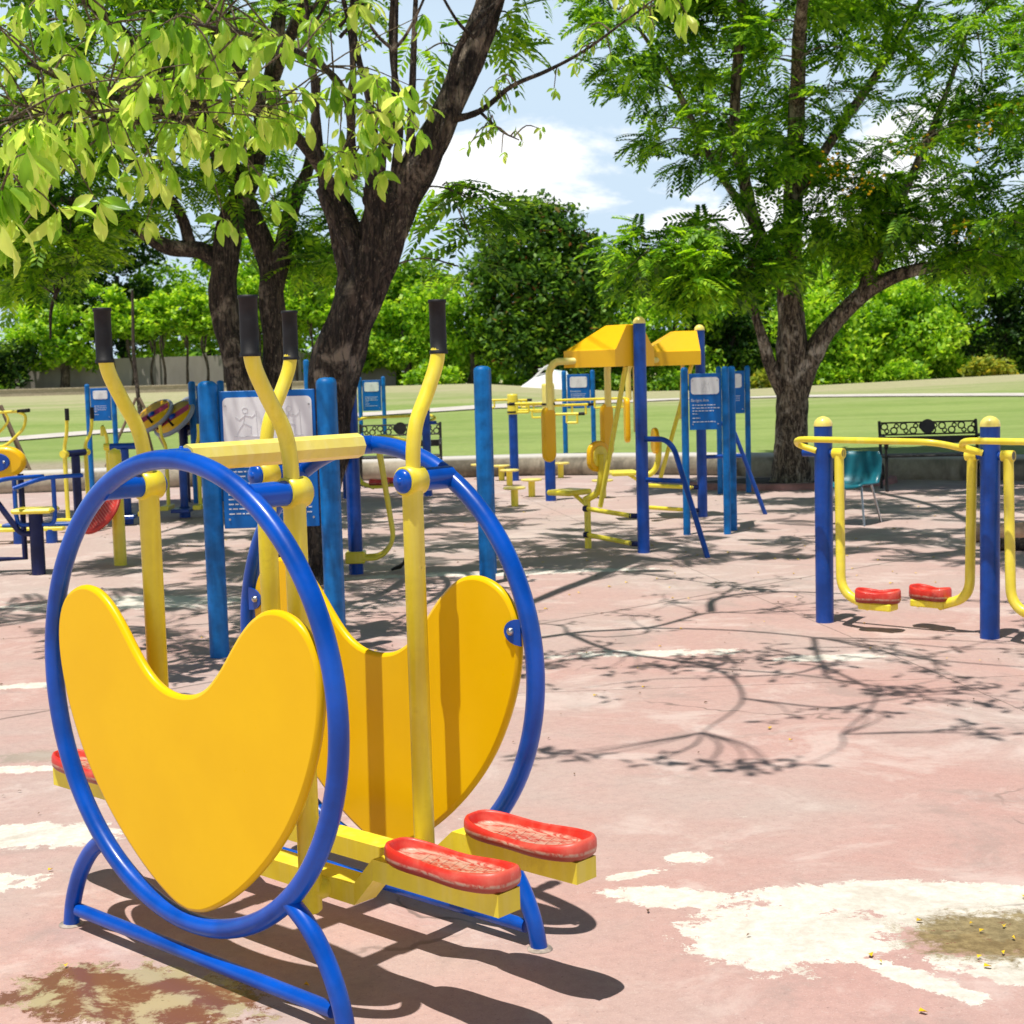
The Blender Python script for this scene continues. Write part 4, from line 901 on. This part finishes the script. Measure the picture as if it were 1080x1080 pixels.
# --- left twin-stemmed dark tree
limL = [([(-3.0, 17, -.05), (-2.98, 17, .5), (-2.98, 17, 1.5), (-3.13, 17, 2.1), (-3.16, 17, 2.6), (-3.05, 17, 3.2), (-2.80, 17, 3.75), (-2.62, 17, 4.35), (-2.48, 17, 5.0), (-2.3, 17, 6.2)], [.24, .19, .17, .16, .15, .15, .12, .11, .09, .06]),
        ([(-2.75, 17.15, -.05), (-2.66, 17.15, .8), (-2.62, 17.15, 1.5), (-2.63, 17.1, 2.3), (-2.66, 17.1, 2.8), (-2.80, 17, 3.3), (-3.05, 17, 4.0), (-3.4, 17, 5.0), (-3.6, 17, 6)], [.22, .17, .15, .14, .13, .12, .10, .08, .04]),
        ([(-2.63, 17.1, 2.4), (-2.5, 17.1, 2.9), (-2.33, 17.1, 3.5), (-2.15, 17.1, 3.9), (-2.0, 17, 4.8)], [.11, .10, .085, .06, .03]),
        ([(-3.12, 17, 2.75), (-3.4, 17, 2.95), (-3.75, 16.9, 3.0), (-4.2, 16.8, 3.3), (-4.8, 16.6, 3.5), (-5.5, 16.4, 3.3)], [.10, .09, .08, .06, .045, .02]),
        ([(-3.5, 17, 2.98), (-3.6, 16.9, 3.4), (-4.0, 16.8, 3.9), (-4.4, 16.6, 4.4)], [.07, .055, .04, .02]),
        ([(-4.4, 16.8, 3.35), (-4.7, 16.7, 2.9), (-4.95, 16.6, 2.4), (-5.0, 16.6, 2.0)], [.035, .03, .02, .012]),
        ([(-2.9, 17, 3.6), (-3.6, 16, 4.8), (-4.2, 15, 5.4), (-4.5, 13.5, 5.8)], [.08, .06, .04, .02]),
        ([(-2.5, 17, 4.8), (-1.9, 16, 5.6), (-1.5, 15, 6.0)], [.07, .05, .02]),
        ([(-2.6, 16.9, 4.4), (-2.9, 15.2, 5.2), (-2.8, 13.0, 5.6), (-2.6, 11.2, 5.5)], [.08, .06, .04, .02])]
tg = shell((-4.3, 16.8, 4.4), (1.6, 1.6, 1.3), 75, 2.7)
tg += shell((-5.0, 16.4, 3.1), (.9, 1.0, .6), 30, 2.2)
tg += shell((-2.7, 17.3, 3.7), (1.2, .8, .8), 14, 2.8)
tg += shell((-1.9, 17.2, 2.9), (.6, .6, .6), 10, 2.3)
tg += shell((-3.0, 16, 6.0), (2.4, 2.6, 1.1), 75, 4.5)
tg += shell((-2.9, 12.2, 5.7), (1.8, 2.2, .7), 42, 4.9)
tree('twin_stemmed_tree', (-2.9, 17, 0), limL, tg, 'dark twin-stemmed tree behind the big sign', 'tree', M['bark_dark'], M['fern_l'], 13)
# --- gnarled leaning tree with large-leaved shoots
limG = [([(-1.64, 11, -.06), (-1.60, 11, .12), (-1.52, 11, .4), (-1.41, 11, .75), (-1.33, 11, 1.0), (-1.29, 11, 1.3), (-1.24, 11, 1.65), (-1.10, 11, 2.03), (-.95, 11, 2.37), (-.84, 11, 2.60), (-.75, 11, 2.78), (-.61, 11, 2.98), (-.42, 11, 3.30), (-.21, 11, 3.76), (-.03, 11, 4.2), (.15, 10.9, 5.0), (.3, 10.5, 5.6)],
         [.28, .22, .175, .16, .155, .15, .15, .16, .185, .17, .145, .125, .11, .105, .10, .085, .07]),
        ([(-1.0, 11, 2.2), (-1.10, 10.98, 2.45), (-1.20, 10.97, 2.68), (-1.27, 10.97, 2.86)], [.17, .13, .11, .085]),
        ([(-.95, 10.95, 2.4), (-.92, 10.9, 2.65), (-.93, 10.85, 2.84)], [.14, .10, .07]),
        ([(-.98, 11, 2.75), (-.86, 10.9, 2.78), (-.78, 10.85, 2.70)], [.05, .09, .06])]
shoots = []
for x, z0, x1, z1, x2, z2 in ((-1.27, 2.85, -1.30, 3.4, -1.38, 4.3), (-1.18, 2.8, -1.10, 3.3, -1.12, 4.4), (-.95, 2.82, -.90, 3.3, -1.02, 4.5), (-.90, 2.83, -.78, 3.2, -.72, 4.4), (-.80, 2.75, -.70, 3.3, -.66, 4.5), (-.66, 2.9, -.62, 3.4, -.50, 4.4), (-.45, 3.2, -.3, 3.7, .1, 4.15)):
    jx = lambda q_=.05: random.uniform(-q_, q_)
    limG.append(([(x, 10.95, z0-.08), (x*.6+x1*.4+jx(), 10.9, z0*.6+z1*.4), (x1+jx(), 10.85, z1), ((x1+x2)/2+jx(.08), 10.8, (z1+z2)/2), (x2+jx(), 10.7, z2)], [.042, .034, .028, .020, .012]))
    for kk in range(2):
        f = random.uniform(.3, .8); bx_, bz_ = x1+(x2-x1)*f, z1+(z2-z1)*f; sg = random.choice((-1, 1))
        limG.append(([(bx_, 10.8, bz_), (bx_+sg*.12, 10.75, bz_+.12), (bx_+sg*.28, 10.7, bz_+.42), (bx_+sg*.36+jx(), 10.65, bz_+.75)], [.014, .011, .008, .004]))
# forward branches with the large leaves
br1 = [(-1.22, 10.85, 2.86), (-1.30, 10.3, 3.02), (-1.44, 9.6, 3.14), (-1.62, 9.2, 3.11), (-1.75, 8.8, 3.08), (-1.88, 8.4, 3.03), (-2.05, 7.8, 2.96), (-2.2, 7.2, 3.0)]
br2 = [(-1.66, 9.1, 3.11), (-1.74, 8.8, 2.98), (-1.86, 8.5, 2.96), (-1.99, 8.1, 2.86), (-2.15, 7.6, 2.84), (-2.3, 7.0, 2.7)]
br3 = [(-1.05, 10.8, 2.9), (-1.0, 10.0, 3.3), (-1.1, 9.2, 3.38), (-1.3, 8.4, 3.35), (-1.5, 7.6, 3.25)]
br4 = [(-.85, 10.8, 2.9), (-.78, 10.2, 3.1), (-.72, 9.5, 3.12), (-.75, 8.8, 3.0)]
br5 = [(-.40, 11, 3.3), (-.15, 10.8, 3.33), (.08, 10.6, 3.46), (.32, 10.3, 3.50), (.55, 10.0, 3.56), (.80, 9.6, 3.66), (1.1, 9.2, 3.8)]
br6 = [(-.15, 10.8, 3.33), (.0, 10.6, 3.16), (.12, 10.5, 3.08)]
limG += [(br1, [.045, .04, .034, .028, .022, .018, .014, .008]), (br2, [.022, .018, .014, .011, .008, .005]), (br3, [.03, .024, .018, .012, .007]), (br4, [.026, .02, .014, .007]), (br5, [.03, .022, .016, .013, .010, .007, .004]), (br6, [.012, .008, .004])]
# overhead limb that carries the crown above the court
webs = []
ov1 = [(.15, 10.8, 5.0), (-.2, 9.9, 5.2), (-.62, 8.9, 5.0), (-.95, 8.0, 4.8), (-.75, 7.45, 4.7), (-.35, 7.62, 4.68), (.05, 7.72, 4.65), (.42, 8.15, 4.7), (.7, 8.1, 4.7)]
ov2 = [(.0, 7.7, 4.66), (.5, 7.55, 4.6), (.95, 7.2, 4.6), (1.3, 6.6, 4.6), (1.9, 6.2, 4.6), (2.7, 5.7, 4.6)]
ov3 = [(-.45, 7.58, 4.68), (-.2, 7.0, 4.6), (.25, 6.5, 4.55), (.3, 5.8, 4.5), (.05, 5.2, 4.45)]
ov4 = [(.45, 8.2, 4.7), (.55, 8.7, 4.8), (1.0, 8.9, 4.9), (1.9, 8.4, 4.9), (2.9, 7.8, 4.9)]
ov5 = [(.9, 7.25, 4.6), (.8, 6.5, 4.6), (.9, 5.8, 4.5), (.6, 5.1, 4.45)]
ov6 = [(-.9, 7.9, 4.8), (-1.5, 7.9, 4.75), (-2.2, 8.3, 4.8), (-3.0, 8.2, 4.8)]
for kk in range(16):
    bs = random.choice((ov1[3:], ov2, ov3, ov4, ov5)); p0 = Vector(random.choice(bs)); an = random.uniform(0, 2*PI); pp_ = [p0]
    for j in range(4):
        an += random.gauss(0, .55); pp_.append(pp_[-1]+Vector((math.cos(an), math.sin(an), random.gauss(-.08, .1)))*random.uniform(.25, .42))
    if all(4.6 < q_.y < 10.5 for q_ in pp_) and all(q_.z > 3.9 for q_ in pp_): webs.append(pp_); limG.append(([tuple(q_) for q_ in pp_], [.014, .010, .008, .005, .003]))
limG += [(ov1, [.075, .055, .042, .034, .028, .024, .02, .015, .008]), (ov2, [.018, .016, .013, .011, .008, .005]), (ov3, [.024, .018, .014, .009, .005]), (ov4, [.03, .024, .016, .008]), (ov5, [.016, .013, .009, .005]), (ov6, [.025, .02, .015, .008])]
tg = []
for c0, n_, r_ in (((-2.7, 9.4, 5.4), 10, .8), ((-3.6, 8.8, 5.6), 12, .9), ((-1.8, 10.0, 5.6), 12, .9), ((.2, 10.8, 6.2), 12, 1.0), ((1.2, 12.5, 6.4), 12, 1.1), ((-.8, 12.6, 6.4), 14, 1.1)):
    for i in range(n_): tg.append((c0[0]+random.gauss(0, r_*.7), c0[1]+random.gauss(0, r_*.7), c0[2]+random.gauss(0, .15)))
tg += [(-.2, 11.2, 2.75), (-.1, 11.2, 2.65), (-.25, 11.3, 2.5), (.02, 11.3, 3.95), (.1, 11.3, 4.05), (-.35, 11.4, 2.3), (-.15, 11.4, 2.85), (.15, 11.2, 4.2), (-.55, 11.5, 3.9), (-.45, 11.4, 2.9)]
gt = tree('gnarled_tree', (-1.5, 11, 0), limG, tg, 'gnarled leaning tree with large pale green drooping leaves and a dark twisted trunk', 'tree', M['bark_dark'], M['fern_l'], 8, twr=.018, jit=.10, seg=14, ridge=.30)
# large leaves
O = Vector((-1.5, 11, 0)); tw = MB(); P_ = []; Yw = []; Pt = []; Sc = []
def whorl(p, n=6, sc=1., dr=.85):
    for i in range(n):
        P_.append(p+Vector((random.gauss(0, .012), random.gauss(0, .012), random.gauss(0, .012)))); Yw.append(2*PI*i/n+random.gauss(0, .35)); Pt.append(random.gauss(dr, .48)); Sc.append(sc*random.uniform(.42, .88))
def leafy(br, n, spread, sc=1., s0=.25, dn=.0, cnt=6):
    pts = catmull([Vector(p) for p in br], 6)
    for i in range(n):
        s = s0+(1-s0)*random.random(); p = pts[min(len(pts)-1, int(s*len(pts)))]
        e = p+Vector((random.gauss(0, spread), random.gauss(0, spread*1.0), random.gauss(.02-dn, spread*.75)))
        m_ = (p+e)/2+Vector((0, 0, .05)); tw.tube([x-O for x in catmull([p, m_, e], 3)], [.007, .0045, .003], 5, False)
        whorl(e-O, random.randint(cnt-2, cnt+1), sc)
        if random.random() < .6: whorl(m_-O, 3, sc*.85)
leafy(br1, 62, .32, .92, .25, .03); leafy(br2, 52, .34, .98, .10, .12); leafy(br3, 34, .30, .88, .25, .0); leafy(br4, 13, .17, .9, .35, .03)
leafy([(-1.9, 8.4, 3.3), (-2.2, 7.6, 3.4), (-1.8, 7.9, 3.35), (-1.3, 8.2, 3.4)], 20, .22, .95, 0, 0); leafy([(-2.3, 7.3, 2.6), (-2.15, 7.0, 2.45), (-2.35, 6.9, 2.35)], 12, .16, 1.1, 0, 0)
leafy([(-1.05, 10.0, 2.95), (-.85, 9.6, 2.85), (-.6, 9.7, 3.0)], 9, .15, .9, 0, .0)
leafy(br5, 15, .13, .55, .2, .05, 5); leafy(br6, 7, .12, .5, .2, .05, 5); leafy([(.75, 9.6, 3.72), (1.0, 9.3, 3.72), (1.2, 9.2, 3.8)], 6, .10, .95, 0, 0)
leafy([(-1.1, 10.9, 3.3), (-.8, 10.9, 3.5), (-.6, 10.9, 3.4)], 8, .15, .6, 0, 0)
for c0, n_, r_ in (((-.09, 4.75, 4.5), 4, .10), ((.2, 4.7, 4.45), 4, .10), ((-.53, 4.85, 4.5), 4, .10), ((1.1, 5.05, 4.55), 4, .10), ((.8, 5.4, 4.6), 3, .12), ((-.1, 6.6, 4.55), 16, .28), ((.35, 6.7, 4.6), 12, .25), ((-.6, 6.9, 4.6), 12, .25), ((1.3, 5.8, 4.6), 7, .25), ((2.0, 5.6, 4.6), 7, .25), ((1.0, 6.6, 4.6), 7, .25), ((2.3, 7.4, 4.9), 12, .4), ((1.5, 8.2, 4.9), 10, .4), ((-2.4, 7.6, 4.7), 22, .45), ((-3.1, 7.9, 4.8), 22, .45), ((-1.7, 8.0, 4.7), 14, .3), ((-2.6, 9.0, 4.9), 16, .5)):
    for i in range(n_):
        e = Vector((c0[0]+random.gauss(0, r_), c0[1]+random.gauss(0, r_*.6), c0[2]+random.gauss(0, .08)))
        for jj in range(2): whorl(e-O+Vector((random.gauss(0, .06), random.gauss(0, .06), 0)), 4, .56, .25)
        nb = min((p for brn in (ov1, ov2, ov3, ov4, ov5, ov6) for p in brn), key=lambda p: (Vector(p)-e).length)
        tw.tube([x-O for x in catmull([nb, (Vector(nb)+e)/2+Vector((.05, 0, .06)), e], 3)], [.008, .005, .003], 5, False)
for pp_ in webs:
    for q_ in pp_[1:]:
        for jj in range(2): whorl(q_-O+Vector((random.gauss(0, .09), random.gauss(0, .09), 0)), 3, .55, .3)
tw.build('leafy_shoots', M['twig'], gt)
P2 = np.array([tuple(p) for p in P_]); n = len(P2)
V, Fq = scatter(BV, BF, P2, np.array(Yw), np.array(Pt), rng.normal(0, .5, n), np.array(Sc))
quadmesh('large_leaves', V, Fq, M['big_leaf'], gt, smooth=True)

# ------------------------------------------------------------------ background planting
QT = np.array([(-.5, -.28, 0), (.1, -.34, .06), (.6, 0, 0), (.05, .34, .06)]); QF = np.array([(0, 1, 2, 3)])
def blobs_leaves(lumps, per, size, down=0.):
    P = []; 
    for (cx, cy, cz, rx, ry, rz_) in lumps:
        n = int(per*(rx*rz_)**.8)
        v = rng.normal(size=(n, 3)); v /= np.linalg.norm(v, axis=1)[:, None]; r = rng.uniform(.45, 1.2, n)**.7
        ns = 1+.22*np.sin(v[:, 0]*5+cx*3)*np.sin(v[:, 2]*6+cz*2)+.15*np.sin(v[:, 1]*9+cx)
        P.append(np.array([cx, cy, cz])+v*np.array([rx, ry, rz_])*(r*ns)[:, None])
    P = np.vstack(P); n = len(P)
    return scatter(QT, QF, P, rng.uniform(0, 6.28, n), rng.normal(.35+down, .5, n), rng.normal(0, .6, n), rng.uniform(.6, 1.35, n)*size)
def bg_tree(name, loc, lumps, mat, label, cat='tree', trunk=(.25, 3.), per=520, size=.34, group='trees beyond the lawn', down=0.):
    x, y = loc; z = lawn_z(x, y); t = empty(name, (x, y, z-.05), 0, label, cat, group)
    if trunk:
        a = MB(); r, h = trunk; a.tube(catmull([(0, 0, 0), (.15, 0, h*.4), (-.1, .1, h*.8), (0, 0, h)], 4), [r*1.3, r, r*.8, r*.5], 8, jit=.08)
        for i in range(4):
            an = i*1.7; l_ = lumps[i % len(lumps)]; a.tube(catmull([(0, 0, h*.7), (l_[0]*.5, l_[1]*.5, (h+l_[2])/2), (l_[0], l_[1], l_[2])], 4), [r*.5, r*.3, r*.12], 6, False)
        a.build('trunk', M['bark_bg'], t)
    V, Fq = blobs_leaves(lumps, per, size, down); quadmesh('crown', V, Fq, mat, t)
    return t
def rlumps(n, R, H0, H1, s0, s1, seed):
    rr = random.Random(seed); L = []
    for i in range(n):
        h = H0+(H1-H0)*(i+.5)/n; w_ = R*math.sqrt(max(.1, 1-((h-(H0+H1)*.46)/((H1-H0)*.62))**2)); an = i*2.4
        s = rr.uniform(s0*.55, s1); L.append((math.cos(an)*w_*rr.uniform(.3, 1.15), math.sin(an)*w_*rr.uniform(.2, .8), h+rr.uniform(-.3, .5), s*1.15, s, s*rr.uniform(.6, .95)))
    return L
# big round dark tree with reddish blossom
bg_tree('round_dark_tree', (1.2, 66), [(0, 0, 4.2, 2.9, 2.6, 2.2), (0, 0, 6.5, 2.3, 2, 1.6), (-1.7, -.6, 2.6, 1.5, 1.3, 1.4), (1.9, -.5, 3.0, 1.5, 1.4, 1.5), (-1.5, 0, 5.2, 1.4, 1.3, 1.3), (1.7, 0, 5.6, 1.4, 1.2, 1.3), (.4, -1.6, 4.0, 1.7, 1.2, 1.5), (.2, 0, 7.4, 1.2, 1.1, .8), (-.6, -1.9, 2.0, 1.5, 1, 1.2), (1.4, -1.8, 1.8, 1.5, 1, 1.2)], M['bg_dark'], 'tall rounded dark green tree with reddish blossom in the centre', per=1250, size=.26)
bg_tree('round_dark_tree', (4.6, 69), rlumps(9, 2.0, 1.0, 5.6, 1.0, 1.6, 3), M['bg_mid'], 'mid green rounded tree just right of the reddish blossoming one', per=950, size=.28)
bg_tree('round_dark_tree', (-4.2, 70), rlumps(8, 2.0, 1.0, 4.6, 1.2, 1.7, 5), M['bg_mid'], 'mid green rounded tree behind the lone edge-on sign', per=950, size=.28)
K = 0
for (x, y, R, H, mt, lb, sd_) in ((-1.6, 65, 1.5, 4.6, 'bg_bright', 'bright green bushy tree left of the tall rounded dark one', 11), (-4.5, 66, 2.0, 5.0, 'bg_bright', 'bright yellow-green bushy tree right of the leaning trunk', 12),
                                 (-7.5, 67, 1.8, 6.0, 'bg_bright', 'bright green bushy tree between the two dark trunks', 13), (-10.5, 68, 2.4, 7.6, 'bg_bright', 'bright green bushy tree behind the twin-stemmed trunks', 14),
                                 (7.4, 66, 2.2, 6.2, 'bg_bright', 'bright green tree behind the orange hood of the nearer machine', 15), (10.2, 68, 2.2, 5.0, 'bg_deep', 'dark green tree left of the flaky right trunk', 16),
                                 (14.2, 66, 2.5, 5.2, 'bg_bright', 'bright feathery bush just right of the flaky trunk', 17), (18.0, 67, 2.6, 5.0, 'bg_bright', 'bright feathery bush above the long bench', 18),
                                 (16.2, 71, 3.0, 7.4, 'bg_mid', 'taller mid green tree rising behind the bright feathery bushes', 19), (22.3, 68, 2.4, 6.4, 'bg_deep', 'dark round-crowned tree above the right air walker post', 20),
                                 (26.5, 70, 3.0, 8.0, 'bg_mid', 'tall mid green tree at the far right edge', 21), (12.0, 74, 2.6, 6.0, 'bg_mid', 'pale green tree directly behind the flaky right trunk', 22)):
    bg_tree('bushy_tree', (x, y), rlumps(10, R, .6, H-.6, R*.42, R*.62, sd_), M[mt], lb, trunk=(.16, H*.5), per=1000, size=.22, down=.25 if mt == 'bg_bright' else 0)
# left side: tall trees behind the wall
for (x, y, R, H, mt, lb, sd_, z0) in ((-21.5, 70, 3.2, 8.6, 'bg_bright', 'tall bright green tree at the far left edge', 31, 2.0), (-17.6, 69, 2.8, 9.2, 'bg_deep', 'dark dense tree above the concrete wall at left', 32, 2.2),
                                  (-14.0, 70, 2.8, 7.0, 'bg_bright', 'bright green tree above the wall left of the dark trunks', 33, 2.0), (-19.6, 66.5, 1.7, 4.6, 'bg_bright', 'small bright green tree in front of the wall at left', 34, 1.2), (-22.6, 65.5, 1.6, 2.8, 'bg_deep', 'low dark shrub-like tree at the left end of the wall', 35, .4)):
    bg_tree('bushy_tree', (x, y), rlumps(12, R, z0, H-.5, R*.34, R*.5, sd_), M[mt], lb, trunk=(.2, H*.6), per=900, size=.23)
# row of slender trees in front of the wall
sl = bg_tree('slender_tree', (-17.2, 65.6), rlumps(6, .7, 2.5, 4.8, .5, .75, 41), M['bg_bright'], 'slender young tree at the left end of the row before the wall', trunk=(.055, 3.0), per=900, size=.22, group='slender young trees in front of the wall')
for i in range(13):
    x = -16.3+i*.78+random.uniform(-.15, .15); y = 65.6+random.uniform(-.4, .4)
    dup(sl, (x, y, lawn_z(x, y)-.05), random.uniform(0, 6), 'slender young tree with a thin bare stem in the row before the concrete wall', scale=(1, 1, random.uniform(.85, 1.15)))
sl['label'] = 'slender young tree with a thin bare stem in the row before the concrete wall'
# low shrubs and yellow plants on the far edge
for i, (x, y, R, mt, lb) in enumerate(((11.4, 64, .9, 'palm', 'yellowish spiky shrub right beside the flaky trunk'), (9.0, 64, .8, 'bg_bright', 'low bright shrub below the second orange hood'), (13.6, 64, .9, 'bg_bright', 'low light green shrub on the slope right of the flaky trunk'), (-3.2, 64, .9, 'bg_bright', 'low yellow-green shrub under the dark trees in the middle'), (7.2, 64, .8, 'bg_mid', 'low round shrub behind the blue sign at the lawn edge'), (24.6, 64, 1.0, 'bg_bright', 'low shrub at the right end of the dry slope'), (16.5, 63.6, .8, 'bg_bright', 'low grassy shrub in front of the feathery bushes'), (20.3, 64, .8, 'palm', 'small yellow-green shrub beside the dark round tree'), (4.2, 64.2, .7, 'bg_mid', 'low shrub to the right of the white tent'))):
    bg_tree('low_shrub', (x, y), [(0, 0, R*.5, R, R*.8, R*.6), (R*.7, 0, R*.35, R*.7, R*.6, R*.5), (-R*.7, .1, R*.3, R*.7, R*.6, R*.5)], M[mt], lb, 'shrub', trunk=None, per=900, size=.22, group='low shrubs along the far edge of the lawn')
# far wood closing the view
L = []
rr = random.Random(5)
for i in range(74):
    x = -60+i*1.7; L.append((x, 82+rr.uniform(-2, 3), 1.2+rr.uniform(0, .8), 2.2, 1.6, 1.2+rr.uniform(0, 1.0)))
V, Fq = blobs_leaves(L, 230, .5); tag(quadmesh('distant_wood', V, Fq, M['bg_mid']), 'distant green wood that closes the view behind the trees', 'woodland', kind='stuff')

# concrete wall, low brick wall
m, k, b = newmat('grey_wall_panels'); o = k.obj(); n1 = k.noise(k.scaled(o, (.6, 1, .25)), 1.2, 5, .6)
c = k.mix(k.ramp(n1, .3, .7), (.30, .27, .23), (.42, .385, .33)); k.put(b.inputs['Base Color'], c); b.inputs['Roughness'].default_value = .9; M['wall'] = m
t = empty('concrete_wall', (-13.5, 67.6, .8), 0, 'plain grey concrete boundary wall behind the slender trees', 'wall')
a = MB(); a.box((0, 0, .85), (17, .15, 1.9)); a.build('wall_panel', M['wall'], t)
for i in range(9):
    a = MB(); a.box((-8.4+2.1*i, -.12, .9), (.18, .12, 2.05)); a.build('pilaster', M['wall'], t)
m, k, b = newmat('tan_brick'); br = k.new('ShaderNodeTexBrick'); k.put(br.inputs['Vector'], k.scaled(k.obj(), (1, 0, 1))); br.inputs['Color1'].default_value = (.40, .33, .23, 1); br.inputs['Color2'].default_value = (.50, .42, .31, 1); br.inputs['Mortar'].default_value = (.3, .26, .2, 1); br.inputs['Scale'].default_value = 3.
mp = k.new('ShaderNodeVectorRotate', rotation_type='X_AXIS'); mp.inputs['Angle'].default_value = -PI/2; k.put(mp.inputs[0], k.obj()); k.put(br.inputs['Vector'], mp.outputs[0])
k.put(b.inputs['Base Color'], br.outputs[0]); b.inputs['Roughness'].default_value = .9; M['brick'] = m
a = MB(); a.box((0, 0, .0), (20, .3, .55)); a.box((0, 0, .30), (20, .36, .05)); tag(a.build('low_brick_wall', M['brick'], None, (-17, 63, 1.05)), 'low tan brick wall along the top of the lawn at left', 'wall')
# white tent roof
t = empty('canopy_tent', (1.35, 60.0, .36), 0, 'white and pale green pitched canopy at the far edge of the lawn', 'tent')
a = MB(); a.add([(-1.25, -.8, .28), (1.05, -.8, .28), (1.05, .8, .28), (-1.25, .8, .28), (-.2, 0, 1.0), (.55, 0, 1.15)], [(0, 1, 5, 4), (1, 2, 5), (2, 3, 4, 5), (3, 0, 4)], False); a.build('roof', M['tentwhite'], t)
a = MB(); a.add([(.1, -.6, .3), (1.25, -.6, .3), (1.0, .3, 1.1), (.3, .3, 1.22)], [(0, 1, 2, 3)], False); a.build('roof_panel', M['tent'], t)
a = MB(); a.tube([(-.35, -.1, .85), (.1, -.1, 1.28), (.35, -.1, 1.38)], .05, 6); a.tube([(-.15, -.1, 1.20), (.35, -.1, 1.25)], .04, 6); a.build('finial', M['tentwhite'], t)
for x in (-1.2, 1.0):
    a = MB(); a.cyl((x, -.75, -.2), (x, -.75, .3), .04); a.build('pole', M['tentwhite'], t)
